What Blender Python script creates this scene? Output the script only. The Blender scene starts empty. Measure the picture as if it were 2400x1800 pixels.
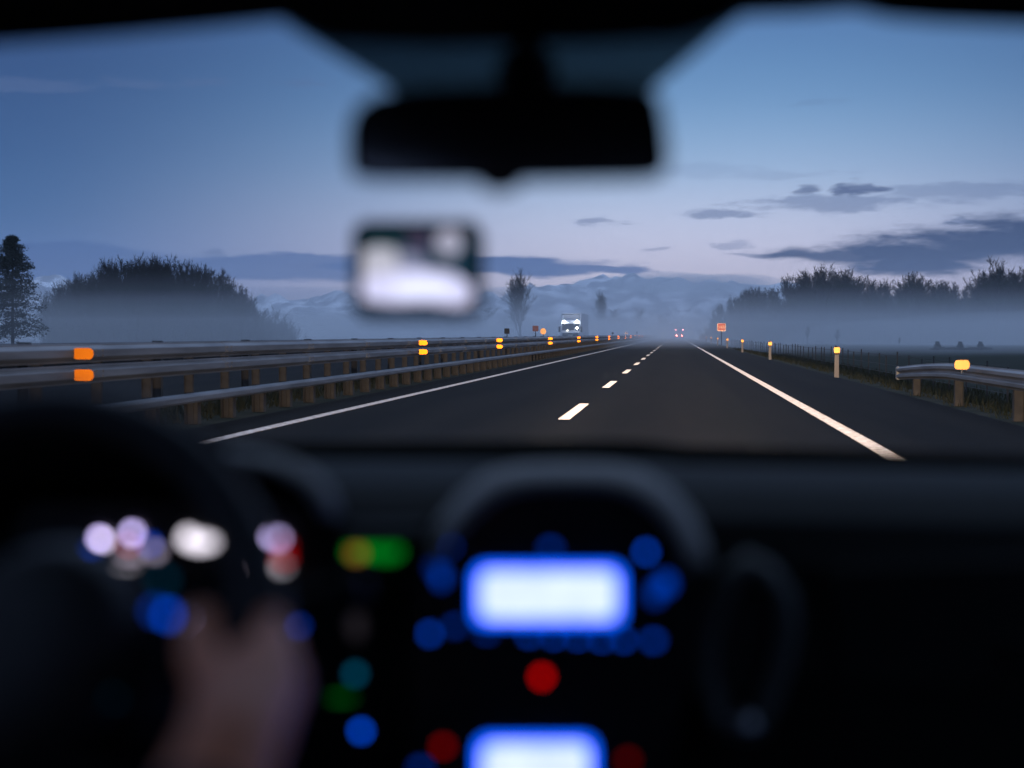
import bpy, bmesh, math, random
from mathutils import Vector, Matrix, Quaternion
R = math.radians
scene = bpy.context.scene
COL = scene.collection

# ------------------------------------------------------------------ helpers
def s2l(c):
    f = lambda v: v / 12.92 if v <= .04045 else ((v + .055) / 1.055) ** 2.4
    return tuple(f(v / 255.) for v in c)

class MB:
    """collects geometry and links it as ONE mesh object"""
    def __init__(self): self.v = []; self.f = []
    def add(self, vs, fs):
        n = len(self.v); self.v += [tuple(p) for p in vs]; self.f += [tuple(i + n for i in f) for f in fs]
        return self
    def box(self, c, s, rot=None):
        x, y, z = s[0] / 2, s[1] / 2, s[2] / 2
        vs = [Vector(p) for p in ((-x,-y,-z),(x,-y,-z),(x,y,-z),(-x,y,-z),(-x,-y,z),(x,-y,z),(x,y,z),(-x,y,z))]
        if rot is not None: vs = [rot @ p for p in vs]
        c = Vector(c)
        return self.add([p + c for p in vs], [(0,3,2,1),(4,5,6,7),(0,1,5,4),(1,2,6,5),(2,3,7,6),(3,0,4,7)])
    def bbox(self, x0, x1, y0, y1, z0, z1):
        return self.box(((x0+x1)/2, (y0+y1)/2, (z0+z1)/2), (x1-x0, y1-y0, z1-z0))
    def tube(self, pts, rads, n=8, closed=False, cap=True):
        pts = [Vector(p) for p in pts]
        if not hasattr(rads, '__len__'): rads = [rads] * len(pts)
        vs, fs = [], []; m = len(pts); up = None
        for i, p in enumerate(pts):
            a = pts[(i - 1) % m] if (closed or i > 0) else p
            b = pts[(i + 1) % m] if (closed or i < m - 1) else p
            d = (b - a).normalized()
            if up is None:
                up = Vector((0, 0, 1)) if abs(d.z) < .9 else Vector((1, 0, 0))
            e = d.cross(up).normalized(); up = e.cross(d).normalized()
            for k in range(n):
                t = 2 * math.pi * k / n
                vs.append(p + (e * math.cos(t) + up * math.sin(t)) * rads[i])
        for i in range(m if closed else m - 1):
            j = (i + 1) % m
            for k in range(n):
                k2 = (k + 1) % n
                fs.append((i*n+k, i*n+k2, j*n+k2, j*n+k))
        if cap and not closed:
            fs.append(tuple(range(n - 1, -1, -1))); fs.append(tuple((m-1)*n + k for k in range(n)))
        return self.add(vs, fs)
    def prism(self, poly, off):
        """closed polygon (list of 3-D points) pushed along the vector off"""
        n = len(poly); off = Vector(off); a = [Vector(p) for p in poly]
        vs = a + [p + off for p in a]
        fs = [tuple(range(n - 1, -1, -1)), tuple(range(n, 2 * n))]
        fs += [(i, (i+1) % n, n + (i+1) % n, n + i) for i in range(n)]
        return self.add(vs, fs)
    def loft(self, rings, closed=True, cap=True):
        n = len(rings[0]); vs = [p for r in rings for p in r]; fs = []
        for i in range(len(rings) - 1):
            for k in range(n if closed else n - 1):
                k2 = (k + 1) % n
                fs.append((i*n+k, i*n+k2, (i+1)*n+k2, (i+1)*n+k))
        if cap and closed:
            fs.append(tuple(range(n-1, -1, -1))); fs.append(tuple((len(rings)-1)*n + k for k in range(n)))
        return self.add(vs, fs)
    def lathe(self, prof, c, axis='z', n=20):
        rings = []
        for r, h in prof:
            ring = []
            for k in range(n):
                t = 2 * math.pi * k / n; a, b = r * math.cos(t), r * math.sin(t)
                ring.append({'z': (c[0]+a, c[1]+b, c[2]+h), 'y': (c[0]+a, c[1]+h, c[2]+b), 'x': (c[0]+h, c[1]+a, c[2]+b)}[axis])
            rings.append(ring)
        return self.loft(rings)
    def mesh(self, name):
        me = bpy.data.meshes.new(name); me.from_pydata(self.v, [], self.f); me.validate(); me.update()
        return me
    def build(self, name, m, parent=None, smooth=False, bevel=0, seg=2, fix=True):
        me = self.mesh(name)
        if fix and len(self.f) < 20000:
            bm = bmesh.new(); bm.from_mesh(me); bmesh.ops.recalc_face_normals(bm, faces=bm.faces)
            if bevel:
                ed = [e for e in bm.edges if len(e.link_faces) == 2 and e.calc_face_angle(0) > .5]
                bmesh.ops.bevel(bm, geom=ed, offset=bevel, segments=seg, affect='EDGES', profile=.5, clamp_overlap=True)
            bm.to_mesh(me); bm.free()
        if smooth:
            for p in me.polygons: p.use_smooth = True
        me.materials.append(m)
        return link(name, me, parent)

def link(name, me, parent=None):
    o = bpy.data.objects.new(name, me); COL.objects.link(o)
    if parent is not None:
        o.parent = parent
        if me is not None: o.matrix_parent_inverse = Matrix.Translation(-parent_loc(parent))
    return o
def parent_loc(p):
    v = Vector((0, 0, 0))
    while p is not None:
        v += p.location
        p = p.parent if p.type == 'EMPTY' else None
    return v
def tag(o, label=None, cat=None, group=None, kind=None):
    if label: o['label'] = label
    if cat: o['category'] = cat
    if group: o['group'] = group
    if kind: o['kind'] = kind
    return o
def thing(name, label, cat, loc=(0, 0, 0), group=None):
    o = bpy.data.objects.new(name, None); COL.objects.link(o); o.location = loc; o.empty_display_size = .2
    return tag(o, label, cat, group)
def struct(o): o['kind'] = 'structure'; return o
def copy_tree(o, parent=None):
    c = o.copy(); COL.objects.link(c)
    if parent is not None:
        c.parent = parent; c.matrix_parent_inverse = o.matrix_parent_inverse.copy()
    for ch in list(o.children): copy_tree(ch, c)
    return c

# ------------------------------------------------------------------ materials
def new_mat(name):
    m = bpy.data.materials.new(name); m.use_nodes = True
    nt = m.node_tree; nt.nodes.clear()
    out = nt.nodes.new('ShaderNodeOutputMaterial')
    return m, nt, out
def N(nt, typ, **kw):
    n = nt.nodes.new(typ)
    for k, v in kw.items(): setattr(n, k, v)
    return n
def pbr(name, col, rough=.6, metal=0., var=.25, scale=8., bump=0., bscale=200., spec=.5, col2=None, stretch=None):
    """principled material whose colour wanders between two shades by noise"""
    m, nt, out = new_mat(name); L = nt.links.new
    b = N(nt, 'ShaderNodeBsdfPrincipled'); L(b.outputs[0], out.inputs[0])
    b.inputs['Roughness'].default_value = rough; b.inputs['Metallic'].default_value = metal
    b.inputs['Specular IOR Level'].default_value = spec
    tc = N(nt, 'ShaderNodeTexCoord'); src = tc.outputs['Object']
    if stretch:
        mp = N(nt, 'ShaderNodeMapping'); mp.inputs['Scale'].default_value = stretch; L(src, mp.inputs[0]); src = mp.outputs[0]
    no = N(nt, 'ShaderNodeTexNoise'); no.inputs['Scale'].default_value = scale; no.inputs['Detail'].default_value = 6
    L(src, no.inputs['Vector'])
    mix = N(nt, 'ShaderNodeMix', data_type='RGBA')
    c2 = col2 or tuple(c * (1 - var) for c in col)
    c1 = col if col2 else tuple(min(1, c * (1 + var)) for c in col)
    mix.inputs[6].default_value = (*c1, 1); mix.inputs[7].default_value = (*c2, 1)
    mr = N(nt, 'ShaderNodeMapRange'); mr.inputs[1].default_value = .3; mr.inputs[2].default_value = .7
    L(no.outputs[0], mr.inputs[0]); L(mr.outputs[0], mix.inputs[0]); L(mix.outputs[2], b.inputs['Base Color'])
    if bump:
        n2 = N(nt, 'ShaderNodeTexNoise'); n2.inputs['Scale'].default_value = bscale; n2.inputs['Detail'].default_value = 4
        L(src, n2.inputs['Vector'])
        bp = N(nt, 'ShaderNodeBump'); bp.inputs['Strength'].default_value = bump; bp.inputs['Distance'].default_value = .02
        L(n2.outputs[0], bp.inputs['Height']); L(bp.outputs[0], b.inputs['Normal'])
    return m
def emis(name, col, strength):
    m, nt, out = new_mat(name)
    e = N(nt, 'ShaderNodeEmission'); e.inputs[0].default_value = (*col, 1); e.inputs[1].default_value = strength
    nt.links.new(e.outputs[0], out.inputs[0])
    m.cycles.emission_sampling = 'AUTO'
    return m
def retro(name, col, amount=.6, rough=.2, rcol=None, dif=None):
    """retro-reflective sheeting: a diffuse base plus a lobe that returns light towards where it came from (its normal is the incoming direction, as in a cube-corner reflector)"""
    m, nt, out = new_mat(name); L = nt.links.new
    d = N(nt, 'ShaderNodeBsdfDiffuse'); d.inputs[0].default_value = (*(dif or col), 1)
    g = N(nt, 'ShaderNodeBsdfGlossy'); g.inputs[0].default_value = (*(rcol or col), 1); g.inputs['Roughness'].default_value = rough
    geo = N(nt, 'ShaderNodeNewGeometry'); L(geo.outputs['Incoming'], g.inputs['Normal'])
    mx = N(nt, 'ShaderNodeMixShader'); mx.inputs[0].default_value = amount
    L(d.outputs[0], mx.inputs[1]); L(g.outputs[0], mx.inputs[2]); L(mx.outputs[0], out.inputs[0])
    return m
def pane(name, tint=(.97, .98, .98), gloss=.04):
    m, nt, out = new_mat(name); L = nt.links.new
    t = N(nt, 'ShaderNodeBsdfTransparent'); t.inputs[0].default_value = (*tint, 1)
    g = N(nt, 'ShaderNodeBsdfGlossy'); g.inputs['Roughness'].default_value = .02
    mx = N(nt, 'ShaderNodeMixShader'); mx.inputs[0].default_value = gloss
    L(t.outputs[0], mx.inputs[1]); L(g.outputs[0], mx.inputs[2]); L(mx.outputs[0], out.inputs[0])
    return m
def volume(name, density, col=(.9, .93, 1.), aniso=.35):
    m, nt, out = new_mat(name)
    v = N(nt, 'ShaderNodeVolumePrincipled'); v.inputs['Color'].default_value = (*col, 1)
    v.inputs['Density'].default_value = density; v.inputs['Anisotropy'].default_value = aniso
    nt.links.new(v.outputs[0], out.inputs['Volume'])
    return m

M = {}
M['plastic'] = pbr('dark_plastic', (.007, .0082, .0078), .8, var=.15, bump=.15, bscale=700, spec=.15)
M['plastic_grain'] = pbr('grained_plastic', (.22, .215, .20), .6, var=.12, bump=.25, bscale=500)
M['piano'] = pbr('gloss_black', (.012, .012, .013), .25, var=.1)
M['lining'] = pbr('headliner_cloth', (.02, .021, .02), .95, var=.2, bump=.2, bscale=900, spec=.1)
M['leather'] = pbr('wheel_leather', (.016, .016, .015), .55, var=.2, bump=.3, bscale=350)
M['seat'] = pbr('seat_cloth', (.02, .02, .022), .9, var=.3, bump=.3, bscale=600)
M['chrome'] = pbr('satin_chrome', (.25, .26, .28), .35, metal=1, var=.1)
M['paint'] = pbr('car_paint', (.02, .022, .026), .3, var=.1)
M['felt'] = pbr('black_felt', (.005, .005, .0045), 1., var=.2, spec=.0)
M['rubber'] = pbr('rubber', (.012, .012, .012), .85, var=.2)
M['glass'] = pane('window_glass')
M['mirror'] = pbr('mirror_glass', (.30, .28, .25), .12, metal=1, var=.05)
M['skin'] = pbr('skin', (.95, .30, .13), .5, var=.08, scale=40, bump=.04, bscale=180)
M['shirt'] = pbr('dark_shirt', (.03, .03, .035), .9, var=.3, bump=.3, bscale=400)
M['denim'] = pbr('dark_trousers', (.02, .025, .04), .9, var=.3)
M['hair'] = pbr('hair', (.02, .014, .01), .6, var=.4, scale=60)
M['asphalt'] = None
M['soil'] = pbr('field_ground', (.019, .022, .012), .95, col2=(.010, .013, .007), scale=.35, bump=.8, bscale=6, spec=.1)
M['verge'] = pbr('verge_soil', (.05, .040, .024), .95, col2=(.018, .021, .011), scale=1.2, bump=.8, bscale=25, spec=.1)
M['steel'] = pbr('galvanised_steel', (.20, .195, .19), .5, metal=.4, var=.3, scale=3, stretch=(1, .25, 3), bump=.08, bscale=60)
M['post'] = pbr('galvanised_post', (.055, .045, .034), .8, metal=.0, var=.35, scale=6)
M['bark'] = pbr('bark', (.018, .015, .013), .9, var=.35, scale=5, spec=.1)
M['twig'] = pbr('winter_twigs', (.014, .012, .010), .95, var=.35, scale=3, spec=.05)
M['needle'] = pbr('evergreen_foliage', (.016, .026, .015), .8, col2=(.007, .012, .007), scale=2.5, spec=.15)
M['dead_grass'] = pbr('dry_grass', (.055, .048, .026), .9, col2=(.020, .025, .011), scale=2.5, spec=.1)
M['wood'] = pbr('weathered_wood', (.05, .045, .038), .9, var=.35, scale=8, stretch=(1, 1, .2))
M['shrub'] = pbr('shrub_leaves', (.016, .024, .012), .9, col2=(.03, .034, .018), scale=4, spec=.1)
M['white_post'] = retro('delineator_plastic', (.20, .17, .15), .005, .3, rcol=(1, .85, .7))
M['black'] = pbr('black_band', (.012, .012, .012), .7)
M['amber'] = retro('amber_reflector', (.45, .16, .01), .05, .18, rcol=(1., .235, .012))
M['yellow'] = retro('pale_amber_reflector', (.5, .27, .07), .024, .20, rcol=(1., .43, .115))
M['sign_red'] = retro('brown_red_sheeting', (.22, .04, .012), .05, .25, rcol=(.95, .17, .03))
M['sign_white'] = retro('white_sheeting', (.5, .46, .42), .11, .25, rcol=(1, .62, .36))
M['sign_back'] = pbr('sign_back', (.03, .032, .035), .7)
M['rust_disc'] = retro('round_orange_sheeting', (.5, .28, .15), .05, .25, rcol=(1., .5, .2))
M['faded_red'] = pbr('faded_red_panel', (.30, .14, .13), .7, var=.15)
M['truck_white'] = pbr('truck_paint_white', (.62, .62, .64), .35, var=.08)
M['truck_grey'] = pbr('truck_tarpaulin', (.60, .60, .63), .6, var=.12)
M['truck_dark'] = pbr('truck_grille', (.02, .02, .022), .5)
M['dark_glass'] = pbr('truck_windscreen', (.02, .022, .026), .08)
M['number_plate'] = pbr('plate', (.65, .62, .5), .5, var=.1)
M['lamp_white'] = emis('truck_headlamp', (.86, .95, 1.), 60)
M['lamp_dim'] = emis('truck_marker', (.95, .92, .8), 3)
M['tail'] = emis('tail_lamp', (1., .13, .10), 160)
M['tail_dim'] = emis('tail_lamp_upper', (1., .28, .32), 50)

def asphalt_mat():
    m, nt, out = new_mat('asphalt'); L = nt.links.new
    b = N(nt, 'ShaderNodeBsdfPrincipled'); L(b.outputs[0], out.inputs[0])
    tc = N(nt, 'ShaderNodeTexCoord')
    big = N(nt, 'ShaderNodeTexNoise'); big.inputs['Scale'].default_value = .6; big.inputs['Detail'].default_value = 5
    mp = N(nt, 'ShaderNodeMapping'); mp.inputs['Scale'].default_value = (2.2, .12, 1); L(tc.outputs['Object'], mp.inputs[0]); L(mp.outputs[0], big.inputs['Vector'])
    fine = N(nt, 'ShaderNodeTexVoronoi'); fine.inputs['Scale'].default_value = 55; L(tc.outputs['Object'], fine.inputs['Vector'])
    fn = N(nt, 'ShaderNodeTexNoise'); fn.inputs['Scale'].default_value = 30; fn.inputs['Detail'].default_value = 8; L(tc.outputs['Object'], fn.inputs['Vector'])
    r1 = N(nt, 'ShaderNodeValToRGB'); r1.color_ramp.elements[0].position = .3; r1.color_ramp.elements[1].position = .72
    r1.color_ramp.elements[0].color = (.0056, .0043, .0030, 1); r1.color_ramp.elements[1].color = (.0130, .0098, .0066, 1)
    sx = N(nt, 'ShaderNodeSeparateXYZ'); L(tc.outputs['Object'], sx.inputs[0])
    wv = N(nt, 'ShaderNodeMath', operation='SINE'); mu = N(nt, 'ShaderNodeMath', operation='MULTIPLY_ADD'); L(sx.outputs[0], mu.inputs[0]); mu.inputs[1].default_value = 3.35; mu.inputs[2].default_value = .75; L(mu.outputs[0], wv.inputs[0])
    ad = N(nt, 'ShaderNodeMath', operation='MULTIPLY_ADD'); L(wv.outputs[0], ad.inputs[0]); ad.inputs[1].default_value = .09; L(big.outputs[0], ad.inputs[2])
    L(ad.outputs[0], r1.inputs[0])
    mx = N(nt, 'ShaderNodeMix', data_type='RGBA', blend_type='MULTIPLY'); mx.inputs[0].default_value = .8
    r2 = N(nt, 'ShaderNodeValToRGB'); r2.color_ramp.elements[0].position = .32; r2.color_ramp.elements[1].position = .7
    r2.color_ramp.elements[0].color = (.45, .45, .45, 1); r2.color_ramp.elements[1].color = (1.5, 1.5, 1.5, 1)
    L(fn.outputs[0], r2.inputs[0]); L(r1.outputs[0], mx.inputs[6]); L(r2.outputs[0], mx.inputs[7]); L(mx.outputs[2], b.inputs['Base Color'])
    bp = N(nt, 'ShaderNodeBump'); bp.inputs['Strength'].default_value = .7; bp.inputs['Distance'].default_value = .01
    L(fine.outputs['Distance'], bp.inputs['Height']); L(bp.outputs[0], b.inputs['Normal'])
    b.inputs['Roughness'].default_value = .8; b.inputs['Specular IOR Level'].default_value = .07
    return m
M['asphalt'] = asphalt_mat()
def line_mat():
    m, nt, out = new_mat('road_paint'); L = nt.links.new
    tc = N(nt, 'ShaderNodeTexCoord'); no = N(nt, 'ShaderNodeTexNoise'); no.inputs['Scale'].default_value = 9; no.inputs['Detail'].default_value = 8
    L(tc.outputs['Object'], no.inputs['Vector'])
    r = N(nt, 'ShaderNodeValToRGB'); r.color_ramp.elements[0].position = .33; r.color_ramp.elements[1].position = .62
    r.color_ramp.elements[0].color = (.24, .225, .21, 1); r.color_ramp.elements[1].color = (.60, .585, .56, 1); L(no.outputs[0], r.inputs[0])
    d = N(nt, 'ShaderNodeBsdfDiffuse'); L(r.outputs[0], d.inputs[0])
    g = N(nt, 'ShaderNodeBsdfGlossy'); g.inputs[0].default_value = (1, .87, .76, 1); g.inputs['Roughness'].default_value = .3
    geo = N(nt, 'ShaderNodeNewGeometry'); L(geo.outputs['Incoming'], g.inputs['Normal'])
    mx = N(nt, 'ShaderNodeMixShader'); mx.inputs[0].default_value = .012
    L(d.outputs[0], mx.inputs[1]); L(g.outputs[0], mx.inputs[2]); L(mx.outputs[0], out.inputs[0])
    return m
M['line'] = line_mat()

# ------------------------------------------------------------------ camera
BEAM = 340.
F, CX, CY, VX, VY = 3200., 1200., 900., 1583., 784.       # focal length and principal point in photo pixels; vanishing point of the road
EYE = Vector((0, 0, 1.24))
pitch = math.atan((CY - VY) / F)
yaw = math.atan((VX - CX) / (F * math.cos(pitch) + (CY - VY) * math.sin(pitch)))
cam = bpy.data.cameras.new('camera'); cam_o = bpy.data.objects.new('camera', cam); COL.objects.link(cam_o)
cam_o.location = EYE; cam_o.rotation_euler = (R(90) - pitch, 0, yaw)
cam.sensor_width = 36; cam.lens = 36 * F / 2400; cam.clip_start = .05; cam.clip_end = 30000
cam.dof.use_dof = True; cam.dof.focus_distance = 45; cam.dof.aperture_fstop = 1.78; cam.dof.aperture_blades = 0
scene.camera = cam_o
ROT = cam_o.rotation_euler.to_matrix()
def P(px, py, Y):
    """the point at distance Y ahead that the photograph shows at pixel px, py (2400 x 1800)"""
    d = ROT @ Vector(((px - CX) / F, (CY - py) / F, -1.))
    return EYE + d * (Y / d.y)
def rr(cx, cy, w, h, r, n=5):
    """rounded rectangle outline in a plane: list of (x, y)"""
    out = []
    for (sx, sy, a0) in ((1, 1, 0), (-1, 1, 90), (-1, -1, 180), (1, -1, 270)):
        for k in range(n):
            a = R(a0 + 90. * k / (n - 1)); out.append((cx + sx*(w/2-r) + r*math.cos(a), cy + sy*(h/2-r) + r*math.sin(a)))
    return out

# ------------------------------------------------------------------ sky
def build_world():
    w = bpy.data.worlds.new('World'); scene.world = w; w.use_nodes = True
    nt = w.node_tree; nt.nodes.clear(); L = nt.links.new
    out = N(nt, 'ShaderNodeOutputWorld'); bg = N(nt, 'ShaderNodeBackground'); L(bg.outputs[0], out.inputs[0])
    def val(x, sock):
        if isinstance(x, (int, float)): sock.default_value = x
        else: L(x, sock)
    def math_(op, a, b=0., c=None, clamp=False):
        n = N(nt, 'ShaderNodeMath', operation=op); n.use_clamp = clamp
        val(a, n.inputs[0]); val(b, n.inputs[1])
        if c is not None: val(c, n.inputs[2])
        return n.outputs[0]
    def mixc(f, a, b):
        n = N(nt, 'ShaderNodeMix', data_type='RGBA'); val(f, n.inputs[0])
        for s, i in ((a, 6), (b, 7)):
            if isinstance(s, tuple): n.inputs[i].default_value = (*s, 1)
            else: L(s, n.inputs[i])
        return n.outputs[2]
    def ramp(x, stops, lo, hi):
        n = N(nt, 'ShaderNodeValToRGB'); cr = n.color_ramp; cr.interpolation = 'B_SPLINE' if len(stops) > 3 else 'LINEAR'
        while len(cr.elements) < len(stops): cr.elements.new(.5)
        for e, (p, c) in zip(cr.elements, stops): e.position = (p - lo) / (hi - lo); e.color = (*s2l(c), 1)
        L(math_('DIVIDE', math_('SUBTRACT', x, lo), hi - lo, clamp=True), n.inputs[0]); return n.outputs[0]
    tc = N(nt, 'ShaderNodeTexCoord'); sep = N(nt, 'ShaderNodeSeparateXYZ'); L(tc.outputs['Generated'], sep.inputs[0])
    el = math_('ARCSINE', sep.outputs[2]); az = math_('ARCTAN2', sep.outputs[0], sep.outputs[1])
    g = math_('ABSOLUTE', math_('SUBTRACT', az, .015))
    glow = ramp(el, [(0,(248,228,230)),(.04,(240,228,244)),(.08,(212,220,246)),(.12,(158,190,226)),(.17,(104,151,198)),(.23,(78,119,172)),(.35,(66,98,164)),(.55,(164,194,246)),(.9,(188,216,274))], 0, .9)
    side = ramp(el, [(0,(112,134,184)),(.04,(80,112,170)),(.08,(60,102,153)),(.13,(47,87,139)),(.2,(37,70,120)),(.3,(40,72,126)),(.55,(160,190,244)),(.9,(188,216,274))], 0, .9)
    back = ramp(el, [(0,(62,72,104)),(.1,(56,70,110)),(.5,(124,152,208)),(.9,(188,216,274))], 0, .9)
    f1 = N(nt, 'ShaderNodeMapRange', interpolation_type='SMOOTHSTEP'); L(g, f1.inputs[0]); f1.inputs[1].default_value = .02; f1.inputs[2].default_value = .50
    f2 = N(nt, 'ShaderNodeMapRange', interpolation_type='SMOOTHSTEP'); L(g, f2.inputs[0]); f2.inputs[1].default_value = .6; f2.inputs[2].default_value = 2.2
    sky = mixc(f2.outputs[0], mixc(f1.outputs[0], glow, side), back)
    # a share of the physical dusk sky
    ns = N(nt, 'ShaderNodeTexSky', sky_type='NISHITA'); ns.sun_disc = False; ns.sun_elevation = R(.6); ns.sun_rotation = R(3.5); ns.altitude = 200; ns.dust_density = .6
    nsc = N(nt, 'ShaderNodeVectorMath', operation='SCALE'); L(ns.outputs[0], nsc.inputs[0]); nsc.inputs['Scale'].default_value = .05
    sky = mixc(.03, sky, nsc.outputs[0])
    # clouds: patches by bearing and height, torn by one stretched noise
    cmb = N(nt, 'ShaderNodeCombineXYZ'); L(az, cmb.inputs[0]); L(el, cmb.inputs[1])
    nz = N(nt, 'ShaderNodeTexNoise'); nz.inputs['Scale'].default_value = 1.; nz.inputs['Detail'].default_value = 9; nz.inputs['Roughness'].default_value = .6
    st = N(nt, 'ShaderNodeVectorMath', operation='MULTIPLY'); L(cmb.outputs[0], st.inputs[0]); st.inputs[1].default_value = (18, 90, 1); L(st.outputs[0], nz.inputs['Vector'])
    nz2 = N(nt, 'ShaderNodeTexNoise'); nz2.inputs['Scale'].default_value = 1.; nz2.inputs['Detail'].default_value = 6; nz2.inputs['Roughness'].default_value = .62
    st2 = N(nt, 'ShaderNodeVectorMath', operation='MULTIPLY'); L(cmb.outputs[0], st2.inputs[0]); st2.inputs[1].default_value = (90, 330, 1); L(st2.outputs[0], nz2.inputs['Vector'])
    nd = math_('ADD', math_('SUBTRACT', nz.outputs[0], .5), math_('MULTIPLY', math_('SUBTRACT', nz2.outputs[0], .5), .55))
    wn = N(nt, 'ShaderNodeTexNoise'); wn.inputs['Scale'].default_value = 1.; wn.inputs['Detail'].default_value = 5
    wv = N(nt, 'ShaderNodeVectorMath', operation='MULTIPLY'); L(cmb.outputs[0], wv.inputs[0]); wv.inputs[1].default_value = (22, 70, 1); L(wv.outputs[0], wn.inputs['Vector'])
    w0 = N(nt, 'ShaderNodeVectorMath', operation='SUBTRACT'); L(wn.outputs['Color'], w0.inputs[0]); w0.inputs[1].default_value = (.5, .5, .5)
    w1 = N(nt, 'ShaderNodeVectorMath', operation='MULTIPLY_ADD'); L(w0.outputs[0], w1.inputs[0]); w1.inputs[1].default_value = (.07, .013, 0); L(cmb.outputs[0], w1.inputs[2])
    def field(clouds, k, soft=.6):
        best = None
        for (cx, cy, hw, hh, wt) in clouds:
            d = ROT @ Vector(((cx - CX) / F, (CY - cy) / F, -1.)); d.normalize()
            a0, e0 = math.atan2(d.x, d.y), math.asin(d.z)
            s = N(nt, 'ShaderNodeVectorMath', operation='SUBTRACT'); L(w1.outputs[0], s.inputs[0]); s.inputs[1].default_value = (a0, e0, 0)
            m = N(nt, 'ShaderNodeVectorMath', operation='MULTIPLY'); L(s.outputs[0], m.inputs[0]); m.inputs[1].default_value = (F / hw, F / hh, 0)
            ln = N(nt, 'ShaderNodeVectorMath', operation='LENGTH'); L(m.outputs[0], ln.inputs[0])
            v = math_('MULTIPLY', math_('SUBTRACT', 1., ln.outputs['Value']), 1.)
            v = math_('ADD', v, math_('MULTIPLY', nd, k))
            ss = N(nt, 'ShaderNodeMapRange', interpolation_type='SMOOTHSTEP'); L(v, ss.inputs[0]); ss.inputs[1].default_value = 0; ss.inputs[2].default_value = soft; ss.inputs[4].default_value = wt
            best = ss.outputs[0] if best is None else math_('MAXIMUM', best, ss.outputs[0])
        return best
    heavy = field([(2360,570,420,62,1.),(2130,592,300,45,1.),(1930,594,190,19,.95),(2120,624,230,30,1.),(2460,540,300,50,1.),(2250,560,60,90,.0)], .95, .66)
    lens = field([(2010,440,62,20,.85),(1985,446,40,14,.8),(2040,436,50,14,.75),(1890,444,60,13,.7),(1865,450,36,8,.6)], 1.5, .7)
    thin = field([(1960,476,260,26,.55),(2240,455,300,30,.42),(1705,506,100,15,.6),(1390,522,90,10,.55),(2285,519,50,10,.6),(1715,572,60,12,.4),(1525,586,50,8,.4),(478,590,60,10,.6),
                  (80,198,190,18,.4),(300,196,130,14,.35),(500,190,90,13,.3),(720,196,90,12,.35),(1800,596,120,8,.5),(1820,410,200,12,.18),(1650,400,200,20,.15),(1900,245,90,8,.18)], 1.9)
    strat = field([(1060,622,480,30,.95),(560,628,420,36,.8),(150,592,260,26,.7),(120,630,300,34,.75),(1360,628,190,13,.9),(760,612,380,22,.8)], .5, .42)
    low = field([(600,690,600,18,.35),(1150,690,160,6,.25)], 1.6)
    sky = mixc(strat, sky, s2l((54, 88, 146)))
    sky = mixc(thin, sky, s2l((84, 104, 146)))
    sky = mixc(lens, sky, s2l((62, 78, 120)))
    sky = mixc(heavy, sky, s2l((32, 48, 86)))
    sky = mixc(low, sky, s2l((150, 150, 190)))
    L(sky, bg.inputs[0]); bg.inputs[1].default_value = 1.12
    w.cycles.sampling_method = 'MANUAL'; w.cycles.sample_map_resolution = 512
build_world()
sun = bpy.data.lights.new('sun', 'SUN'); sun.energy = .04; sun.angle = R(12); sun.color = (1, .78, .66)
sun_o = bpy.data.objects.new('sun', sun); COL.objects.link(sun_o); sun_o.location = (0, 0, 60)
sun_o.rotation_euler = Vector((-math.sin(R(3.5)), -math.cos(R(3.5)), -.06)).to_track_quat('-Z', 'Y').to_euler()

# ------------------------------------------------------------------ ground, road, markings
def ground_z(x):
    if x > 5.2: return -.10 - .42 * min(1., (x - 5.2) / 3.) - .0009 * max(0, x - 8.2)
    if x < -20.6: return -.05 - .5 * min(1., (-20.6 - x) / 4.)
    return -.06
xs = [-4200,-2500,-1200,-600,-300,-150,-80,-50,-35,-28,-24.6,-22.5,-20.6,-15,-9,-7,-5,0,3,5.2,6.2,7.2,8.2,10,14,20,30,50,80,150,300,600,1200,2500,4200]
ys = [-80,-30,0,20,40,60,80,110,150,200,260,340,440,600,800,1100,1500,2200,3200,4600,6500]
rnd = random.Random(4)
b = MB(); n = len(xs)
vs = [(x, y, ground_z(x) + (rnd.uniform(-.12, .12) if abs(x + 8) > 18 and 20 < y < 900 else 0)) for y in ys for x in xs]
fs = [(j*n+i, j*n+i+1, (j+1)*n+i+1, (j+1)*n+i) for j in range(len(ys)-1) for i in range(n-1)]
struct(b.add(vs, fs).build('ground', M['soil'], smooth=True))
def sheet(name, x0, x1, y0, y1, z, m, t=.03):
    return struct(MB().bbox(x0, x1, y0, y1, z - t, z).build(name, m))
sheet('road', -6.35, 4.66, -60, 2500, 0, M['asphalt'], .05)
sheet('opposite_road', -20.4, -8.65, -60, 2500, 0, M['asphalt'], .05)
sheet('central_reservation', -8.65, -6.35, -60, 2500, -.012, M['verge'], .05)
sheet('right_verge', 4.66, 5.35, -60, 700, -.014, M['verge'], .08)
sheet('left_edge_line', -5.47, -5.29, -20, 1500, .004, M['line'], .003)
sheet('right_edge_line', 2.10, 2.28, -20, 1500, .004, M['line'], .003)
sheet('opposite_edge_line', -9.75, -9.55, -20, 1500, .004, M['line'], .003)
d0 = None
for k in range(-1, 50):
    if d0 is None: d0 = sheet('lane_dash', -1.70, -1.53, 0, 4.5, 0.004, M['line'], .003); o = d0
    else: o = d0.copy(); COL.objects.link(o)
    o.location = (0, 19.9 + 12 * k, 0)
    struct(o)

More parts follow.
